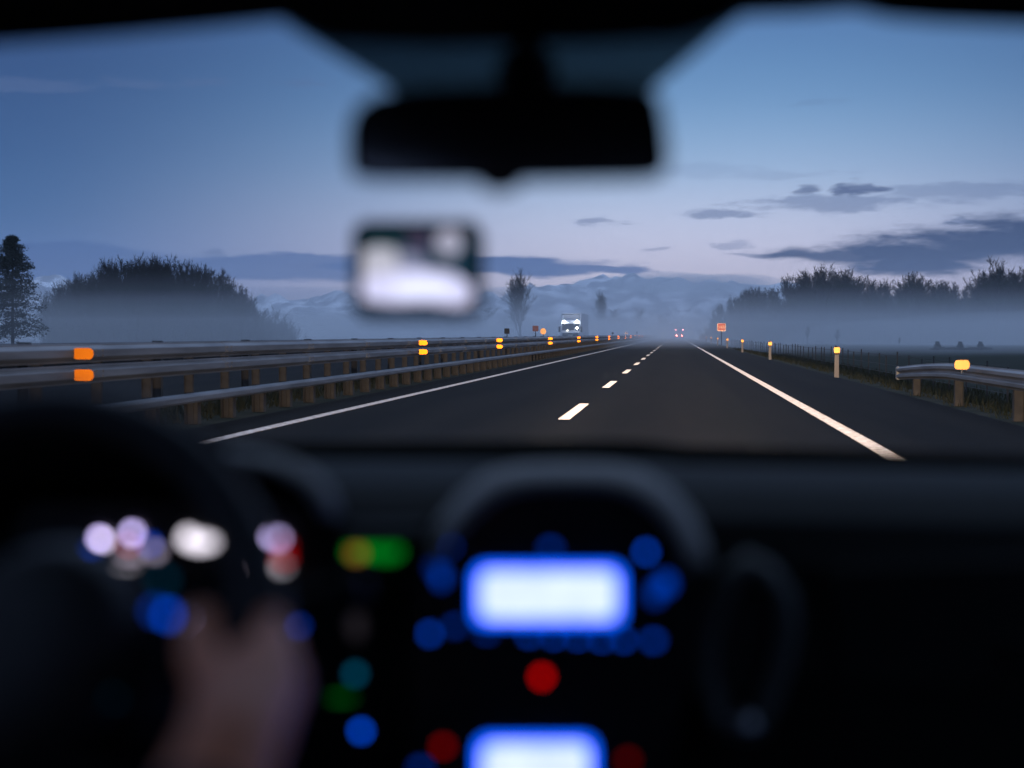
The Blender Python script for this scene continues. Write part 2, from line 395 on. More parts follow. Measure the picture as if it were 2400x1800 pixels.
# ------------------------------------------------------------------ guard rails
def beam(b, x, s, zc, y0, y1, hw=.085, dep=.075, t=.004, ramp=None):
    """one pressed wave running along the road; s = side it bulges to"""
    prof = [(0, hw+.02), (.010, hw+.02), (.014, hw), (dep-.006, hw*.56), (dep, hw*.44), (dep, -hw*.44), (dep-.006, -hw*.56), (.014, -hw), (.010, -hw-.02), (0, -hw-.02)]
    rings = []
    yy = [y0 + (y1 - y0) * k / 60. for k in range(61)] if ramp else [y0, y1]
    for y in yy:
        dz = ramp(y) if ramp else 0
        front = [(x + s*a, y, zc + h + dz) for a, h in prof]
        back = [(x + s*(a - t) - s*.003, y, zc + h + dz) for a, h in reversed(prof)]
        rings.append(front + back)
    b.loft(rings)
far_y = 900
gr = thing('guard_rail', 'double wave galvanised guard rail with lower rub rail and orange reflectors left of our carriageway', 'guard rail', (-6.6, 8, 0))
b = MB(); beam(b, -6.62, 1, 1.03, -10, far_y); beam(b, -6.62, 1, .795, -10, far_y)

for k in range(24):                                  # lapped joints and bolt heads
    y = 10.2 + 4.59 * k
    for zc in (1.03, .795):
        beam(b, -6.617, 1, zc, y, y + .34, .087, .077)
        for dy in (.08, .26):
            for dz in (.03, -.03): b.box((-6.535, y + dy, zc + dz), (.012, .028, .028))
b.build('upper_beam', M['steel'], gr)
b = MB(); x0 = -6.56
b.loft([[(x0, y, .30), (x0+.09, y, .315), (x0+.105, y, .34), (x0+.105, y, .40), (x0+.09, y, .425), (x0, y, .44), (x0-.01, y, .42), (x0-.01, y, .32)] for y in (-10, far_y)])
b.build('lower_rail', M['steel'], gr)
def post_mesh(b, x, y, h, w=.10, dep=.14):
    for (px, py, sx, sy) in ((x-dep/2, y, .006, w), (x, y-.003, dep, .006), (x+dep/2, y, .006, w)):
        b.bbox(px-sx/2, px+sx/2, py-sy/2, py+sy/2, -.25, h)
b = MB(); post_mesh(b, -6.74, 0, 1.10, .05, .12); post_mesh(b, -6.68, 0, .30, .13, .17)
b.bbox(-6.635, -6.56, -.05, .05, .31, .43)
pm = None
for k in range(100):
    if pm is None: o = pm = b.build('post', M['post'], gr)
    else:
        o = pm.copy(); COL.objects.link(o)
    o.location = (0, 9.2 + 1.53 * k, 0)
b2 = MB()
for k in range(100, 330): post_mesh(b2, -6.74, 9.2 + 1.53 * k, 1.10, .05, .12); post_mesh(b2, -6.68, 9.2 + 1.53 * k, .30, .13, .17)
o = b2.build('far_posts', M['post'], gr, fix=False); o['kind'] = 'stuff'; o.name = 'post_row'
for k, y in enumerate((14.3, 34.6, 50, 70.6, 91.7, 113, 134, 156, 178, 199, 224, 246, 268)):
    for z in (1.03, .795):
        q = MB(); q.prism([(-6.64 + a + .19, y, z + c) for a, c in rr(0, 0, .24, .125, .055, 6)], (0, .012, 0))
        q.build('reflector', M['amber'], gr)
og = thing('guard_rail', 'galvanised guard rail at the inner edge of the oncoming carriageway, behind the reflector rail', 'guard rail', (-8.35, 8, 0))
b = MB(); beam(b, -8.32, -1, 1.0, -10, far_y); beam(b, -8.32, -1, .765, -10, far_y); b.build('upper_beam', M['steel'], og)
b = MB(); b.bbox(-8.36, -8.10, -10, far_y, 1.115, 1.125); b.build('top_cap', M['steel'], og)
b = MB(); post_mesh(b, -8.22, 0, 1.14)
pm2 = None
for k in range(60):
    if pm2 is None: o = pm2 = b.build('post', M['post'], og)
    else: o = pm2.copy(); COL.objects.link(o)
    o.location = (0, 12 + 4.5 * k, 0)
rg = thing('guard_rail', 'short roadside guard rail on the right verge ending in a down-turned tip', 'guard rail', (4.8, 24, 0))
def ramp_r(y): return -.20 * max(0, min(1, (y - 24.5) / 6.)) ** 1.4
b = MB(); beam(b, 4.83, -1, .665, 4, 30.4, .055, .07, ramp=lambda y: ramp_r(y)); b.build('beam', M['steel'], rg)
b = MB(); beam(b, 4.83, -1, .52, 4, 30.4, .055, .07, ramp=lambda y: ramp_r(y) * .95); b.build('beam', M['steel'], rg)
b = MB(); b.prism([(4.84 + a, 30.38, .40 + h) for a, h in rr(-.03, 0, .11, .30, .05, 5)], (0, .08, 0)); b.build('end_cap', M['steel'], rg, bevel=.01)
pm3 = None
for y in (28.8, 24.6, 20.4, 16.2, 12):
    if pm3 is None:
        b = MB(); post_mesh(b, 4.92, 0, .60); o = pm3 = b.build('post', M['post'], rg)
    else: o = pm3.copy(); COL.objects.link(o)
    o.location = (0, y, 0)
q = MB(); c = P(2255, 855, 22.6); q.prism([(c.x + a, 22.6, c.z + h) for a, h in rr(0, 0, .23, .15, .05, 5)], (0, .015, 0)); q.build('reflector', M['yellow'], rg)
q = MB(); q.tube([(c.x, 22.625, c.z - .14), (c.x, 22.625, c.z + .03)], .012); q.build('reflector_bracket', M['steel'], rg)

# ------------------------------------------------------------------ delineators
ordn = ['nearest', 'second', 'third', 'fourth', 'fifth', 'sixth', 'seventh', 'eighth', 'ninth']
dp = None
for k in range(9):
    y = 40.3 + 28 * k
    if dp is None:
        dp = thing('delineator_post', '', 'delineator post', (4.63, y, 0), 'roadside delineator posts')
        b = MB(); b.loft([[(4.63 + a * s, y + c * s, z) for a, c in ((-.06,-.03),(-.035,.045),(.035,.045),(.06,-.03),(0,-.05))] for z, s in ((-.3, 1.1), (0, 1.1), (.66, 1.0))])
        b.build('post', M['white_post'], dp)
        b = MB(); b.loft([[(4.63 + a * s, y + c * s, z + dz * (a + .06)) for a, c in ((-.06,-.03),(-.035,.045),(.035,.045),(.06,-.03),(0,-.05))] for z, s, dz in ((.66, 1.02, 0), (.90, 1.02, 0), (.92, .9, -.25))])
        b.build('black_cap', M['black'], dp)
        b = MB(); b.prism([(4.63 + a, y - .054, .79 + h) for a, h in rr(0, 0, .165, .165, .02, 4)], (0, -.012, 0)); b.build('reflector', M['yellow'], dp)
        o = dp
    else:
        o = copy_tree(dp); o.location = (4.63, y, 0)
    o['label'] = ['pale delineator post with amber reflector, nearest of the row on the right verge', 'second delineator post from the nearest in the row on the right verge'][min(k, 1)] if k < 2 else ordn[k] + ' delineator post from the nearest in the row on the right verge'

# ------------------------------------------------------------------ signs
def text_mesh(s, size, m, name, parent, loc, depth=.004):
    cu = bpy.data.curves.new(name, 'FONT'); cu.body = s; cu.size = size; cu.align_x = 'CENTER'; cu.align_y = 'CENTER'; cu.extrude = depth
    t = bpy.data.objects.new(name, cu); COL.objects.link(t)
    dg = bpy.context.evaluated_depsgraph_get(); me = bpy.data.meshes.new_from_object(t.evaluated_get(dg))
    bpy.data.objects.remove(t)
    me.transform(Matrix.Translation(loc) @ Matrix.Rotation(R(90), 4, 'X')); me.materials.clear(); me.materials.append(m)
    return link(name, me, parent)
c = P(1691, 767, 152)
sg = thing('kilometre_sign', 'brown-red kilometre sign with white digits on a post among the delineators', 'road sign', (c.x, 152, 0))
b = MB(); b.prism([(c.x + a, 152, c.z + h) for a, h in rr(0, 0, .90, .86, .10, 5)], (0, .03, 0)); b.build('panel', M['sign_white'], sg)
b = MB(); b.prism([(c.x + a, 151.99, c.z + h) for a, h in rr(0, .03, .80, .74, .07, 5)], (0, .009, 0)); b.build('face', M['sign_red'], sg)
text_mesh('165', .46, M['sign_white'], 'digits', sg, (c.x, 151.98, c.z + .02))
b = MB(); b.tube([(c.x, 152.08, -.2), (c.x, 152.08, c.z + .3)], .06); b.build('post', M['sign_back'], sg)
def small_sign(px, py, Y, w, h, shape, m, name, label, cat):
    c = P(px, py, Y); t = thing(name, label, cat, (c.x, Y, 0), 'small signs in the central reservation')
    b = MB(); out = rr(0, 0, w, h, min(w, h) * (.49 if shape == 'round' else .12), 7)
    b.prism([(c.x + a, Y, c.z + q) for a, q in out], (0, .02, 0)); b.build('panel', m, t)
    b = MB(); b.tube([(c.x, Y + .05, -.1), (c.x, Y + .05, c.z)], .022); b.build('post', M['sign_back'], t)
    return t
small_sign(1188, 776, 60, .23, .24, 'sq', M['sign_back'], 'small_sign', 'black square back of a small sign above the left guard rail', 'road sign')
small_sign(1255, 770, 73, .32, .30, 'sq', M['faded_red'], 'small_sign', 'faded red square sign beside the round orange one above the left guard rail', 'road sign')
small_sign(1273, 776.5, 75, .32, .34, 'round', M['rust_disc'], 'small_sign', 'round pale orange sign above the left guard rail', 'road sign')
small_sign(1436, 781, 158, .28, .28, 'round', M['sign_back'], 'small_sign', 'small dark round sign far along the left guard rail, right of the oncoming lorry', 'road sign')
small_sign(1468, 781, 200, .36, .36, 'round', M['sign_white'], 'small_sign', 'small white round sign far along the left guard rail', 'road sign')
small_sign(1493, 779.5, 260, .30, .42, 'sq', M['sign_back'], 'small_sign', 'tiny dark sign farthest along the left guard rail', 'road sign')

# ------------------------------------------------------------------ lorries
def wheel(b, x, y, r=.5, w=.3): b.lathe([(.1, -w/2), (r*.92, -w/2), (r, -w/2+.04), (r, w/2-.04), (r*.92, w/2), (.1, w/2)], (x, y, r), 'x', 20)
cx, Y = P(1337, 760, 172).x, 172.
lo = thing('lorry', 'white oncoming lorry with bright headlamps and roof lamps behind the left guard rail', 'lorry', (cx, Y, 0))
b = MB()
cabp = [(Y, .45), (Y-.06, 1.5), (Y+.02, 1.62), (Y+.22, 2.72), (Y+.75, 3.05), (Y+2.0, 3.15), (Y+2.0, .45)]
b.prism([(cx - 1.22, y, z) for y, z in cabp], (2.44, 0, 0)); b.build('cab', M['truck_white'], lo, bevel=.06)
b = MB(); b.prism([(cx - 1.08, y - .012, z) for y, z in ((Y+.045, 1.78), (Y+.185, 2.62), (Y+.25, 2.62), (Y+.1, 1.78))], (2.16, 0, 0)); b.build('windscreen', M['dark_glass'], lo)
b = MB(); b.bbox(cx-1.0, cx+1.0, Y-.10, Y-.045, .62, 1.42); g = b.build('grille', M['truck_dark'], lo)
b = MB(); b.bbox(cx-1.24, cx+1.24, Y-.14, Y+.1, .35, .60); b.build('bumper', M['truck_white'], lo, bevel=.04)
b = MB(); b.bbox(cx-.28, cx+.28, Y-.125, Y-.10, 1.02, 1.20); b.build('number_plate', M['number_plate'], lo)
for x, z, m, r in ((-.82, 2.86, 'lamp_white', .15), (.82, 2.90, 'lamp_white', .16), (.82, 2.06, 'lamp_white', .13), (-.36, 1.76, 'lamp_dim', .13)):
    b = MB(); b.lathe([(.01, 0), (r, .01), (r, .12), (.01, .13)], (cx + x, Y - .2 if z < 2 else Y - .02, z), 'y', 14)
    b.build('roof_lamp' if z > 2.5 else 'headlamp', M[m], lo)
b = MB(); b.bbox(cx-1.15, cx+1.15, Y+.5, Y+.56, 3.72, 3.80)
for x in (-1.12, 1.12): b.bbox(cx+x-.03, cx+x+.03, Y+.5, Y+.56, 3.0, 3.72)
b.build('roof_rack', M['truck_dark'], lo)
b = MB(); b.prism([(cx+1.02, y, z) for y, z in ((Y+.75, 3.05), (Y+2.0, 3.9), (Y+2.0, 3.12))], (.2, 0, 0)); b.prism([(cx-1.22, y, z) for y, z in ((Y+.75, 3.05), (Y+2.0, 3.9), (Y+2.0, 3.12))], (.2, 0, 0)); b.build('air_deflector', M['truck_white'], lo)
for s in (-1, 1):
    b = MB(); b.bbox(cx+s*1.27, cx+s*1.50, Y-.05, Y+.1, 1.55, 2.25); b.bbox(cx+s*1.20, cx+s*1.30, Y, Y+.05, 2.2, 2.28); b.build('wing_mirror', M['truck_dark'], lo)
b = MB(); b.bbox(cx-1.26, cx+1.26, Y+2.5, Y+16, 1.1, 3.95); b.build('trailer', M['truck_grey'], lo, bevel=.03)
for y in (Y+.9, Y+4, Y+12, Y+13.4, Y+14.8):
    for s in (-1, 1):
        b = MB(); wheel(b, cx + s * 1.06, y); b.build('wheel', M['rubber'], lo)
cx, Y = 1.25, 455.
la = thing('lorry', 'distant lorry driving ahead in our lane showing two pairs of red tail lamps', 'lorry', (cx, Y, 0))
b = MB(); b.bbox(cx-1.27, cx+1.27, Y, Y+13, 1.1, 3.7); b.build('trailer', M['truck_grey'], la, bevel=.03)
b = MB(); b.bbox(cx-1.2, cx+1.2, Y-.02, Y+.1, .5, 1.0); b.build('bumper', M['truck_dark'], la)
for x, z, m, r in ((-.85, .85, 'tail', .26), (.85, .85, 'tail', .22), (-1.15, 2.8, 'tail_dim', .2), (1.15, 2.8, 'tail_dim', .2)):
    b = MB(); b.lathe([(.01, 0), (r, .01), (r, .05), (.01, .06)], (cx + x, Y - .1, z), 'y', 12); b.build('tail_lamp', M[m], la)
for s in (-1, 1):
    b = MB(); wheel(b, cx + s * 1.0, Y + 1.2); b.build('wheel', M['rubber'], la)
b = MB(); b.bbox(cx-1.22, cx+1.22, Y+13.6, Y+15.6, .5, 3.4); b.build('cab', M['truck_white'], la, bevel=.05)

# ------------------------------------------------------------------ trees
def grow(seed, h, spread=.5, up=.55, trunk_h=.25, n1=14, n2=7, n3=6, r0=.16, rmin=.022, vase=False):
    """trunk and limb segments of a bare tree of height h standing at the origin: (trunk list, crown list) of (p0, p1, r0, r1)"""
    rn = random.Random(seed); trunk, crown = [], []
    def walk(p, d, ln, r, nseg, upw, wob, out):
        pts = [p.copy()]; rads = [r]
        for i in range(nseg):
            d = (d + Vector((rn.gauss(0, wob), rn.gauss(0, wob), rn.gauss(0, wob * .6) + upw / nseg))).normalized()
            p = p + d * (ln / nseg); r2 = max(rmin, r * (1 - .8 * (i + 1) / nseg))
            out.append((pts[-1], p.copy(), rads[-1], r2)); pts.append(p.copy()); rads.append(r2)
        return pts, rads, d
    tp, tr, td = walk(Vector((0, 0, -.3)), Vector((rn.uniform(-.08, .08), rn.uniform(-.08, .08), 1)), h * (.62 if vase else .9), r0, 7, .3, .07, trunk)
    for i in range(n1):
        t = trunk_h + (1 - trunk_h) * (i + rn.random()) / n1
        k = min(len(tp) - 2, int(t * (len(tp) - 1))); f = t * (len(tp) - 1) - k
        p = tp[k].lerp(tp[k + 1], min(1, f)); a = rn.uniform(0, 6.283)
        sp = spread * (1.15 - .55 * t)
        d = Vector((math.cos(a) * sp, math.sin(a) * sp, up + .25 * t)).normalized()
        ln = h * (.50 - .30 * t) * rn.uniform(.75, 1.2)
        if vase: ln = h * (.62 - .28 * t) * rn.uniform(.8, 1.1)
        q, qr, _ = walk(p, d, ln, max(rmin, r0 * .45 * (1 - .6 * t)), 5, .35, .13, crown)
        for j in range(n2):
            u = rn.uniform(.2, 1.); k = min(len(q) - 2, int(u * (len(q) - 1))); p2 = q[k].lerp(q[k + 1], rn.random())
            ax = (q[k + 1] - q[k]).normalized(); sd = Vector((rn.gauss(0, 1), rn.gauss(0, 1), rn.gauss(.5, .7))).normalized()
            d2 = (ax * .9 + sd * .75).normalized()
            z, zr, _ = walk(p2, d2, ln * rn.uniform(.28, .5), max(rmin, qr[k] * .5), 3, .35, .18, crown)
            for _k in range(n3):
                k = rn.randrange(len(z) - 1); p3 = z[k].lerp(z[k + 1], rn.random()); ax3 = (z[k + 1] - z[k]).normalized()
                d3 = (ax3 + Vector((rn.gauss(0, .7), rn.gauss(0, .7), rn.gauss(.25, .6)))).normalized()
                walk(p3, d3, ln * rn.uniform(.10, .24), rmin, 2, .2, .2, crown)
    return trunk, crown
def seg_mesh(name, segs, m, n=3):
    vs, fs = [], []
    for p0, p1, r0, r1 in segs:
        d = (p1 - p0).normalized(); e = d.cross(Vector((.31, .47, .83))).normalized(); g = d.cross(e); k0 = len(vs)
        for p, r in ((p0, r0), (p1, r1)):
            for k in range(n):
                t = 6.2832 * k / n; vs.append(tuple(p + (e * math.cos(t) + g * math.sin(t)) * r))
        for k in range(n): fs.append((k0+k, k0+(k+1) % n, k0+n+(k+1) % n, k0+n+k))
    me = bpy.data.meshes.new(name); me.from_pydata(vs, [], fs); me.update(); me.materials.append(m)
    return me
VAR = []
for sd, kw in enumerate((dict(spread=.55), dict(spread=.75, up=.45), dict(spread=.4, up=.8, n1=18), dict(spread=.65, up=.55, n1=18, n2=6), dict(spread=.5, up=.7, trunk_h=.35, n1=16), dict(spread=.8, up=.6, trunk_h=.4, n1=15))):
    t, c = grow(sd * 7 + 3, 10., rmin=.016, n3=9, **kw)
    VAR.append((seg_mesh('trunk', t, M['bark'], 6), seg_mesh('crown', c, M['twig'], 3)))
def plant_tree(x, y, h, var, label, group, rz=None, wide=1., name='bare_tree', rn=random.Random(77)):
    o = thing(name, label, 'tree', (x, y, ground_z(x)), group)
    rz = rn.uniform(0, 6.28) if rz is None else rz
    o.rotation_euler = (0, 0, rz); s = h / 10.; o.scale = (s * wide, s * wide, s)
    for nm, me in zip(('trunk', 'crown'), VAR[var]):
        q = bpy.data.objects.new(nm, me); COL.objects.link(q); q.parent = o
    return o
def top_of(pts, x):
    for (x0, y0), (x1, y1) in zip(pts, pts[1:]):
        if x0 <= x <= x1: return y0 + (y1 - y0) * (x - x0) / (x1 - x0)
    return pts[-1][1] if x > pts[-1][0] else pts[0][1]
rn = random.Random(21)
# wood on the right: outline of its tops in the photograph, planted in three rows 270-330 m off
RT = [(1650,765),(1668,740),(1690,712),(1715,690),(1760,678),(1800,682),(1850,668),(1880,645),(1930,640),(1990,648),(2050,662),(2110,668),(2150,655),(2190,662),(2230,672),(2270,668),(2310,650),(2350,632),(2400,638),(2520,640)]
GR = 'bare trees of the misty wood on the right'; LR = 'bare winter tree in the misty wood beyond the right verge'
for row, (Y, st, k) in enumerate(((285, 13, 1.), (300, 16, .97), (318, 19, .94))):
    px = 1660 + row * 6
    while px < 2500:
        c = P(px, top_of(RT, px) + rn.uniform(0, 9 if row == 0 else 16), Y)
        yy = Y + rn.uniform(-6, 6)
        h = (c.z + .5) * rn.uniform(.94, 1.03)
        if h > 2.5: plant_tree(c.x * yy / Y, yy, h, rn.randrange(6), LR, GR, wide=rn.uniform(.8, 1.15))
        px += st * rn.uniform(.7, 1.3)
for px, py, v, lab in ((2335, 618, 3, 'tallest spreading bare tree at the far right end of the right-hand wood'), (2160, 648, 5, 'tall bare tree with open forked crown standing above the middle of the right-hand wood'), (1925, 636, 2, 'tall dense bare tree topping the rounded left hump of the right-hand wood')):
    c = P(px, py, 278); plant_tree(c.x, 278, c.z + .5, v, lab, GR, wide=1.15)
# wood on the left
LT = [(95,705),(125,672),(150,655),(200,655),(225,640),(240,622),(300,615),(380,616),(430,626),(475,636),(500,640),(540,664),(575,690),(605,716),(622,745)]
GL = 'bare trees of the domed wood on the left'; LL = 'bare winter tree in the domed wood beyond the left carriageway'
for row, (Y, st) in enumerate(((210, 17), (222, 17), (236, 20))):
    px = 100 + row * 5
    while px < 618:
        c = P(px, top_of(LT, px) + rn.uniform(-3, 8) + 17 * abs(math.sin(px * .031 + .9 + row)) ** 2, Y); h = c.z + .5
        yy = Y + rn.uniform(-3, 3)
        if h > 1.5: plant_tree(c.x * yy / Y, yy, h, rn.choice((2, 2, 3, 0, 4)), LL, GL, wide=rn.uniform(.8, 1.1))
        px += st * rn.uniform(.7, 1.3)
# solitary far trees
t, c = grow(91, 10., spread=.34, up=1.0, trunk_h=.12, n1=26, n2=8, n3=8, rmin=.018, vase=True)
VAR.append((seg_mesh('trunk', t, M['bark'], 6), seg_mesh('crown', c, M['twig'], 3)))
c = P(1222, 634, 262); plant_tree(c.x, 262, c.z + .5, 6, 'solitary vase-shaped bare tree rising from the mist between windscreen device and oncoming lorry', 'solitary trees in the mist', wide=.92)
c = P(1405, 682, 560); plant_tree(c.x, 560, c.z + .5, 6, 'faint distant bare tree in the mist right of the oncoming lorry', 'solitary trees in the mist', rz=2., wide=.7)
for px, py, Y in ((1120, 724, 420), (1180, 728, 440), (1050, 722, 410), (1490, 728, 700), (1440, 724, 640), (1535, 740, 900)):
    c = P(px, py, Y); plant_tree(c.x, Y, c.z + .5, rn.randrange(6), 'faint low tree on the far misty field left of the road', 'faint trees on the far misty field', wide=1.7)
# undergrowth
def thicket(name, spots, label, m=M['twig']):
    rn = random.Random(5); segs = []
    for (x, y, h) in spots:
        for k in range(26):
            p = Vector((x + rn.gauss(0, h * .28), y + rn.gauss(0, h * .28), ground_z(x) - .1)); d = Vector((rn.gauss(0, .3), rn.gauss(0, .3), 1)).normalized(); q = p + d * h * rn.uniform(.5, 1.)
            segs.append((p, q, .05, .03))
            for j in range(7):
                a = p.lerp(q, rn.uniform(.2, 1)); e = a + Vector((rn.gauss(0, .5), rn.gauss(0, .5), rn.gauss(.5, .4))).normalized() * h * rn.uniform(.12, .35)
                segs.append((a, e, .04, .028))
    o = link(name, seg_mesh(name, segs, m, 3)); return tag(o, label, 'undergrowth', kind='stuff')
sp = []
px = 1660
while px < 2480:
    c = P(px, top_of(RT, px), 292)
    sp.append((c.x, 292 + rn.uniform(-9, 14), max(2., (c.z) * rn.uniform(.44, .60)))); px += 3.4
thicket('undergrowth', sp, 'dense leafless undergrowth filling the right-hand wood')
sp = []
px = 100
while px < 618:
    c = P(px, top_of(LT, px), 214)
    sp.append((c.x, 220 + rn.uniform(-7, 14), max(1.2, c.z * rn.uniform(.40, .66)))); px += 1.9
thicket('undergrowth', sp, 'dense leafless undergrowth filling the domed left-hand wood')
# dark conifer at the left edge
cf = thing('conifer_tree', 'dark evergreen conifer at the left edge beyond the oncoming carriageway', 'tree', (P(28, 700, 140).x, 140, ground_z(-40)))
cx, Y, H = cf.location.x, 140, P(40, 552, 140).z
b = MB(); b.tube([(cx, Y, -.6), (cx + .1, Y, H * .5), (cx + .15, Y, H * .97)], [.2, .12, .03], 7); b.build('trunk', M['bark'], cf)
rn = random.Random(8); vs, fs = [], []
for k in range(330):
    t = rn.random() ** .85; z = .6 + t * (H - .7); rad = (1 - t) ** .5 * 3.9 * rn.uniform(.45, 1.15) + .15; a = rn.uniform(0, 6.283)
    base = Vector((cx + .12 * t, Y, z)); tip = base + Vector((math.cos(a) * rad, math.sin(a) * rad, rad * rn.uniform(-.30, .25)))
    for j in range(60):
        u = rn.random() ** .7; p = base.lerp(tip, u) + Vector((rn.gauss(0, .16), rn.gauss(0, .16), rn.gauss(-.05, .13)))
        e = Vector((rn.gauss(0, 1), rn.gauss(0, 1), rn.gauss(0, .6))).normalized() * rn.uniform(.08, .19); g = Vector((rn.gauss(0, 1), rn.gauss(0, 1), rn.gauss(0, 1))).normalized() * rn.uniform(.04, .09)
        i = len(vs); vs += [tuple(p - e), tuple(p + g), tuple(p + e), tuple(p - g)]; fs.append((i, i+1, i+2, i+3))
MB().add(vs, fs).build('crown', M['needle'], cf, fix=False)

# ------------------------------------------------------------------ right verge: fence, shrubs, saplings, grass
fx = 8.0
fe = thing('wire_fence', 'low wire fence on thin posts along the field below the right verge', 'fence', (fx, 40, ground_z(fx)))
zf = ground_z(fx)
rn = random.Random(31); f0 = None
for k in range(70):
    y = 34 + 2.4 * k
    if f0 is None:
        b = MB(); b.tube([(fx, 0, zf - .3), (fx, 0, zf + 1.05)], .026, 6); o = f0 = b.build('post', M['wood'], fe)
    else: o = f0.copy(); COL.objects.link(o)
    o.location = (rn.uniform(-.06, .06), y, rn.uniform(-.12, .06))
for z in (.3, .6, .95):
    b = MB(); b.tube([(fx - .04, 34, zf + z), (fx - .04, 200, zf + z)], .008, 4); b.build('wire', M['wood'], fe)
def leaf_clump(c, r, h, n, rn, size=.06):
    vs, fs = [], []
    for k in range(n):
        a = rn.uniform(0, 6.283); u = rn.random() ** .5; z = rn.random()
        w = (math.sin(min(1, z * 1.1 + .15) * 2.7) * .8 + .2) * rn.uniform(.7, 1.15)
        p = Vector((c[0] + math.cos(a) * u * r * w, c[1] + math.sin(a) * u * r * w, c[2] + z * h))
        e = Vector((rn.gauss(0, 1), rn.gauss(0, 1), rn.gauss(0, 1))).normalized() * size * rn.uniform(.6, 1.3); g = e.cross(Vector((rn.gauss(0, 1), rn.gauss(0, 1), rn.gauss(0, 1)))).normalized() * size * .5
        i = len(vs); vs += [tuple(p - e), tuple(p + g), tuple(p + e), tuple(p - g)]; fs.append((i, i+1, i+2, i+3))
    return vs, fs
for px, lab in ((2197, 'leftmost of three dark clipped shrubs on the low hedge beyond the right guard rail'), (2250, 'middle one of three dark clipped shrubs on the low hedge beyond the right guard rail'), (2298, 'rightmost of three dark clipped shrubs on the low hedge beyond the right guard rail')):
    c = P(px, 816, 165); z0 = ground_z(c.x); h = P(px, 801, 165).z - z0
    t = thing('shrub', lab, 'shrub', (c.x, 165, z0), 'shrubs beyond the right guard rail')
    b = MB(); b.tube([(c.x, 165, z0 - .1), (c.x, 165, z0 + h * .6)], .03, 5); b.build('stem', M['bark'], t)
    MB().add(*leaf_clump((c.x, 165, z0), .42, h, 800, rn, .09)).build('foliage', M['shrub'], t, fix=False)
a, c = P(2188, 815, 167), P(2320, 815, 167); z0 = ground_z(a.x); hv, hf = [], []
for k in range(30):
    q = a.lerp(c, k / 29.); v_, f_ = leaf_clump((q.x, 167, z0), .5, a.z - z0 + rn.uniform(-.12, .08), 240, rn); n0 = len(hv); hv += v_; hf += [tuple(i + n0 for i in f) for f in f_]
hd = thing('hedge', 'low dark hedge running behind the three shrubs in the right field', 'hedge', ((a.x + c.x) / 2, 167, z0))
MB().add(hv, hf).build('foliage', M['shrub'], hd, fix=False)
for px, py, Y, lab in ((1893, 768, 230, 'left of two thin bare saplings behind the nearest delineator post'), (1962, 772, 215, 'right of two thin bare saplings behind the nearest delineator post'), (2108, 792, 200, 'small bare sapling in the field left of the dark shrubs')):
    c = P(px, py, Y); plant_tree(c.x, Y, c.z - ground_z(c.x), rn.randrange(6), lab, 'saplings along the field fence', name='sapling', wide=.9)
def grass(name, x0, x1, y0, y1, n, hmin, hmax, label, seed):
    rn = random.Random(seed); vs, fs = [], []
    for k in range(n):
        y = y0 + (y1 - y0) * rn.random() ** 1.6; x = rn.uniform(x0, x1); z = (ground_z(x) if x > 5.35 or x < -9 else -.02) - .02
        if rn.random() < .3: x += .25 * math.sin(y * 1.7)
        h = rn.uniform(hmin, hmax); a = rn.uniform(0, 3.14); w = rn.uniform(.006, .014) * (1 + y / 60.); dx, dy = math.cos(a) * w, math.sin(a) * w; lx, ly = rn.gauss(0, .35) * h, rn.gauss(0, .35) * h
        i = len(vs); vs += [(x-dx, y-dy, z), (x+dx, y+dy, z), (x + lx, y + ly, z + h)]; fs.append((i, i+1, i+2))
    return tag(MB().add(vs, fs).build(name, M['dead_grass'], fix=False), label, 'grass', kind='stuff')
grass('grass', 4.95, 9.5, 14, 120, 26000, .06, .26, 'short dry grass covering the right verge', 2)
grass('median_grass', -8.3, -6.95, 9, 120, 14000, .05, .30, 'rough grass growing between the two guard rails', 3)

# ------------------------------------------------------------------ mountains
PR = [(-700,640),(-300,655),(0,662),(200,650),(400,668),(560,702),(700,700),(800,690),(950,700),(1080,702),(1180,692),(1250,668),(1330,662),(1385,650),(1420,643),(1455,646),(1480,637),(1520,648),(1580,650),(1640,656),(1690,652),(1720,651),(1760,664),(1850,672),(2000,690),(2200,700),(2500,690),(3000,680)]
nx_, ny_ = 260, 26; rn = random.Random(12); vs, fs = [], []
from mathutils import noise as mnoise
for j in range(ny_):
    for i in range(nx_):
        px = -700 + 3700. * i / (nx_ - 1); t = j / (ny_ - 1.); Y = 3300 + 1400 * t
        top = P(px, top_of(PR, px), 4300); rise = math.sin(min(1., t / .71) * math.pi / 2) ** 1.5 if t < .71 else 1 - (t - .71) * 1.6
        nz = mnoise.fractal(Vector((px * .012, t * 5, 3.)), 1., 2.1, 6) * 40 * (.25 + t) + mnoise.fractal(Vector((px * .05, t * 14, 8.)), 1., 2., 4) * 15
        vs.append((top.x * Y / 4300, Y, max(-6, (top.z - 6) * rise + nz * (1 if t < .6 else .6))))
for j in range(ny_ - 1):
    for i in range(nx_ - 1): fs.append((j*nx_+i, j*nx_+i+1, (j+1)*nx_+i+1, (j+1)*nx_+i))
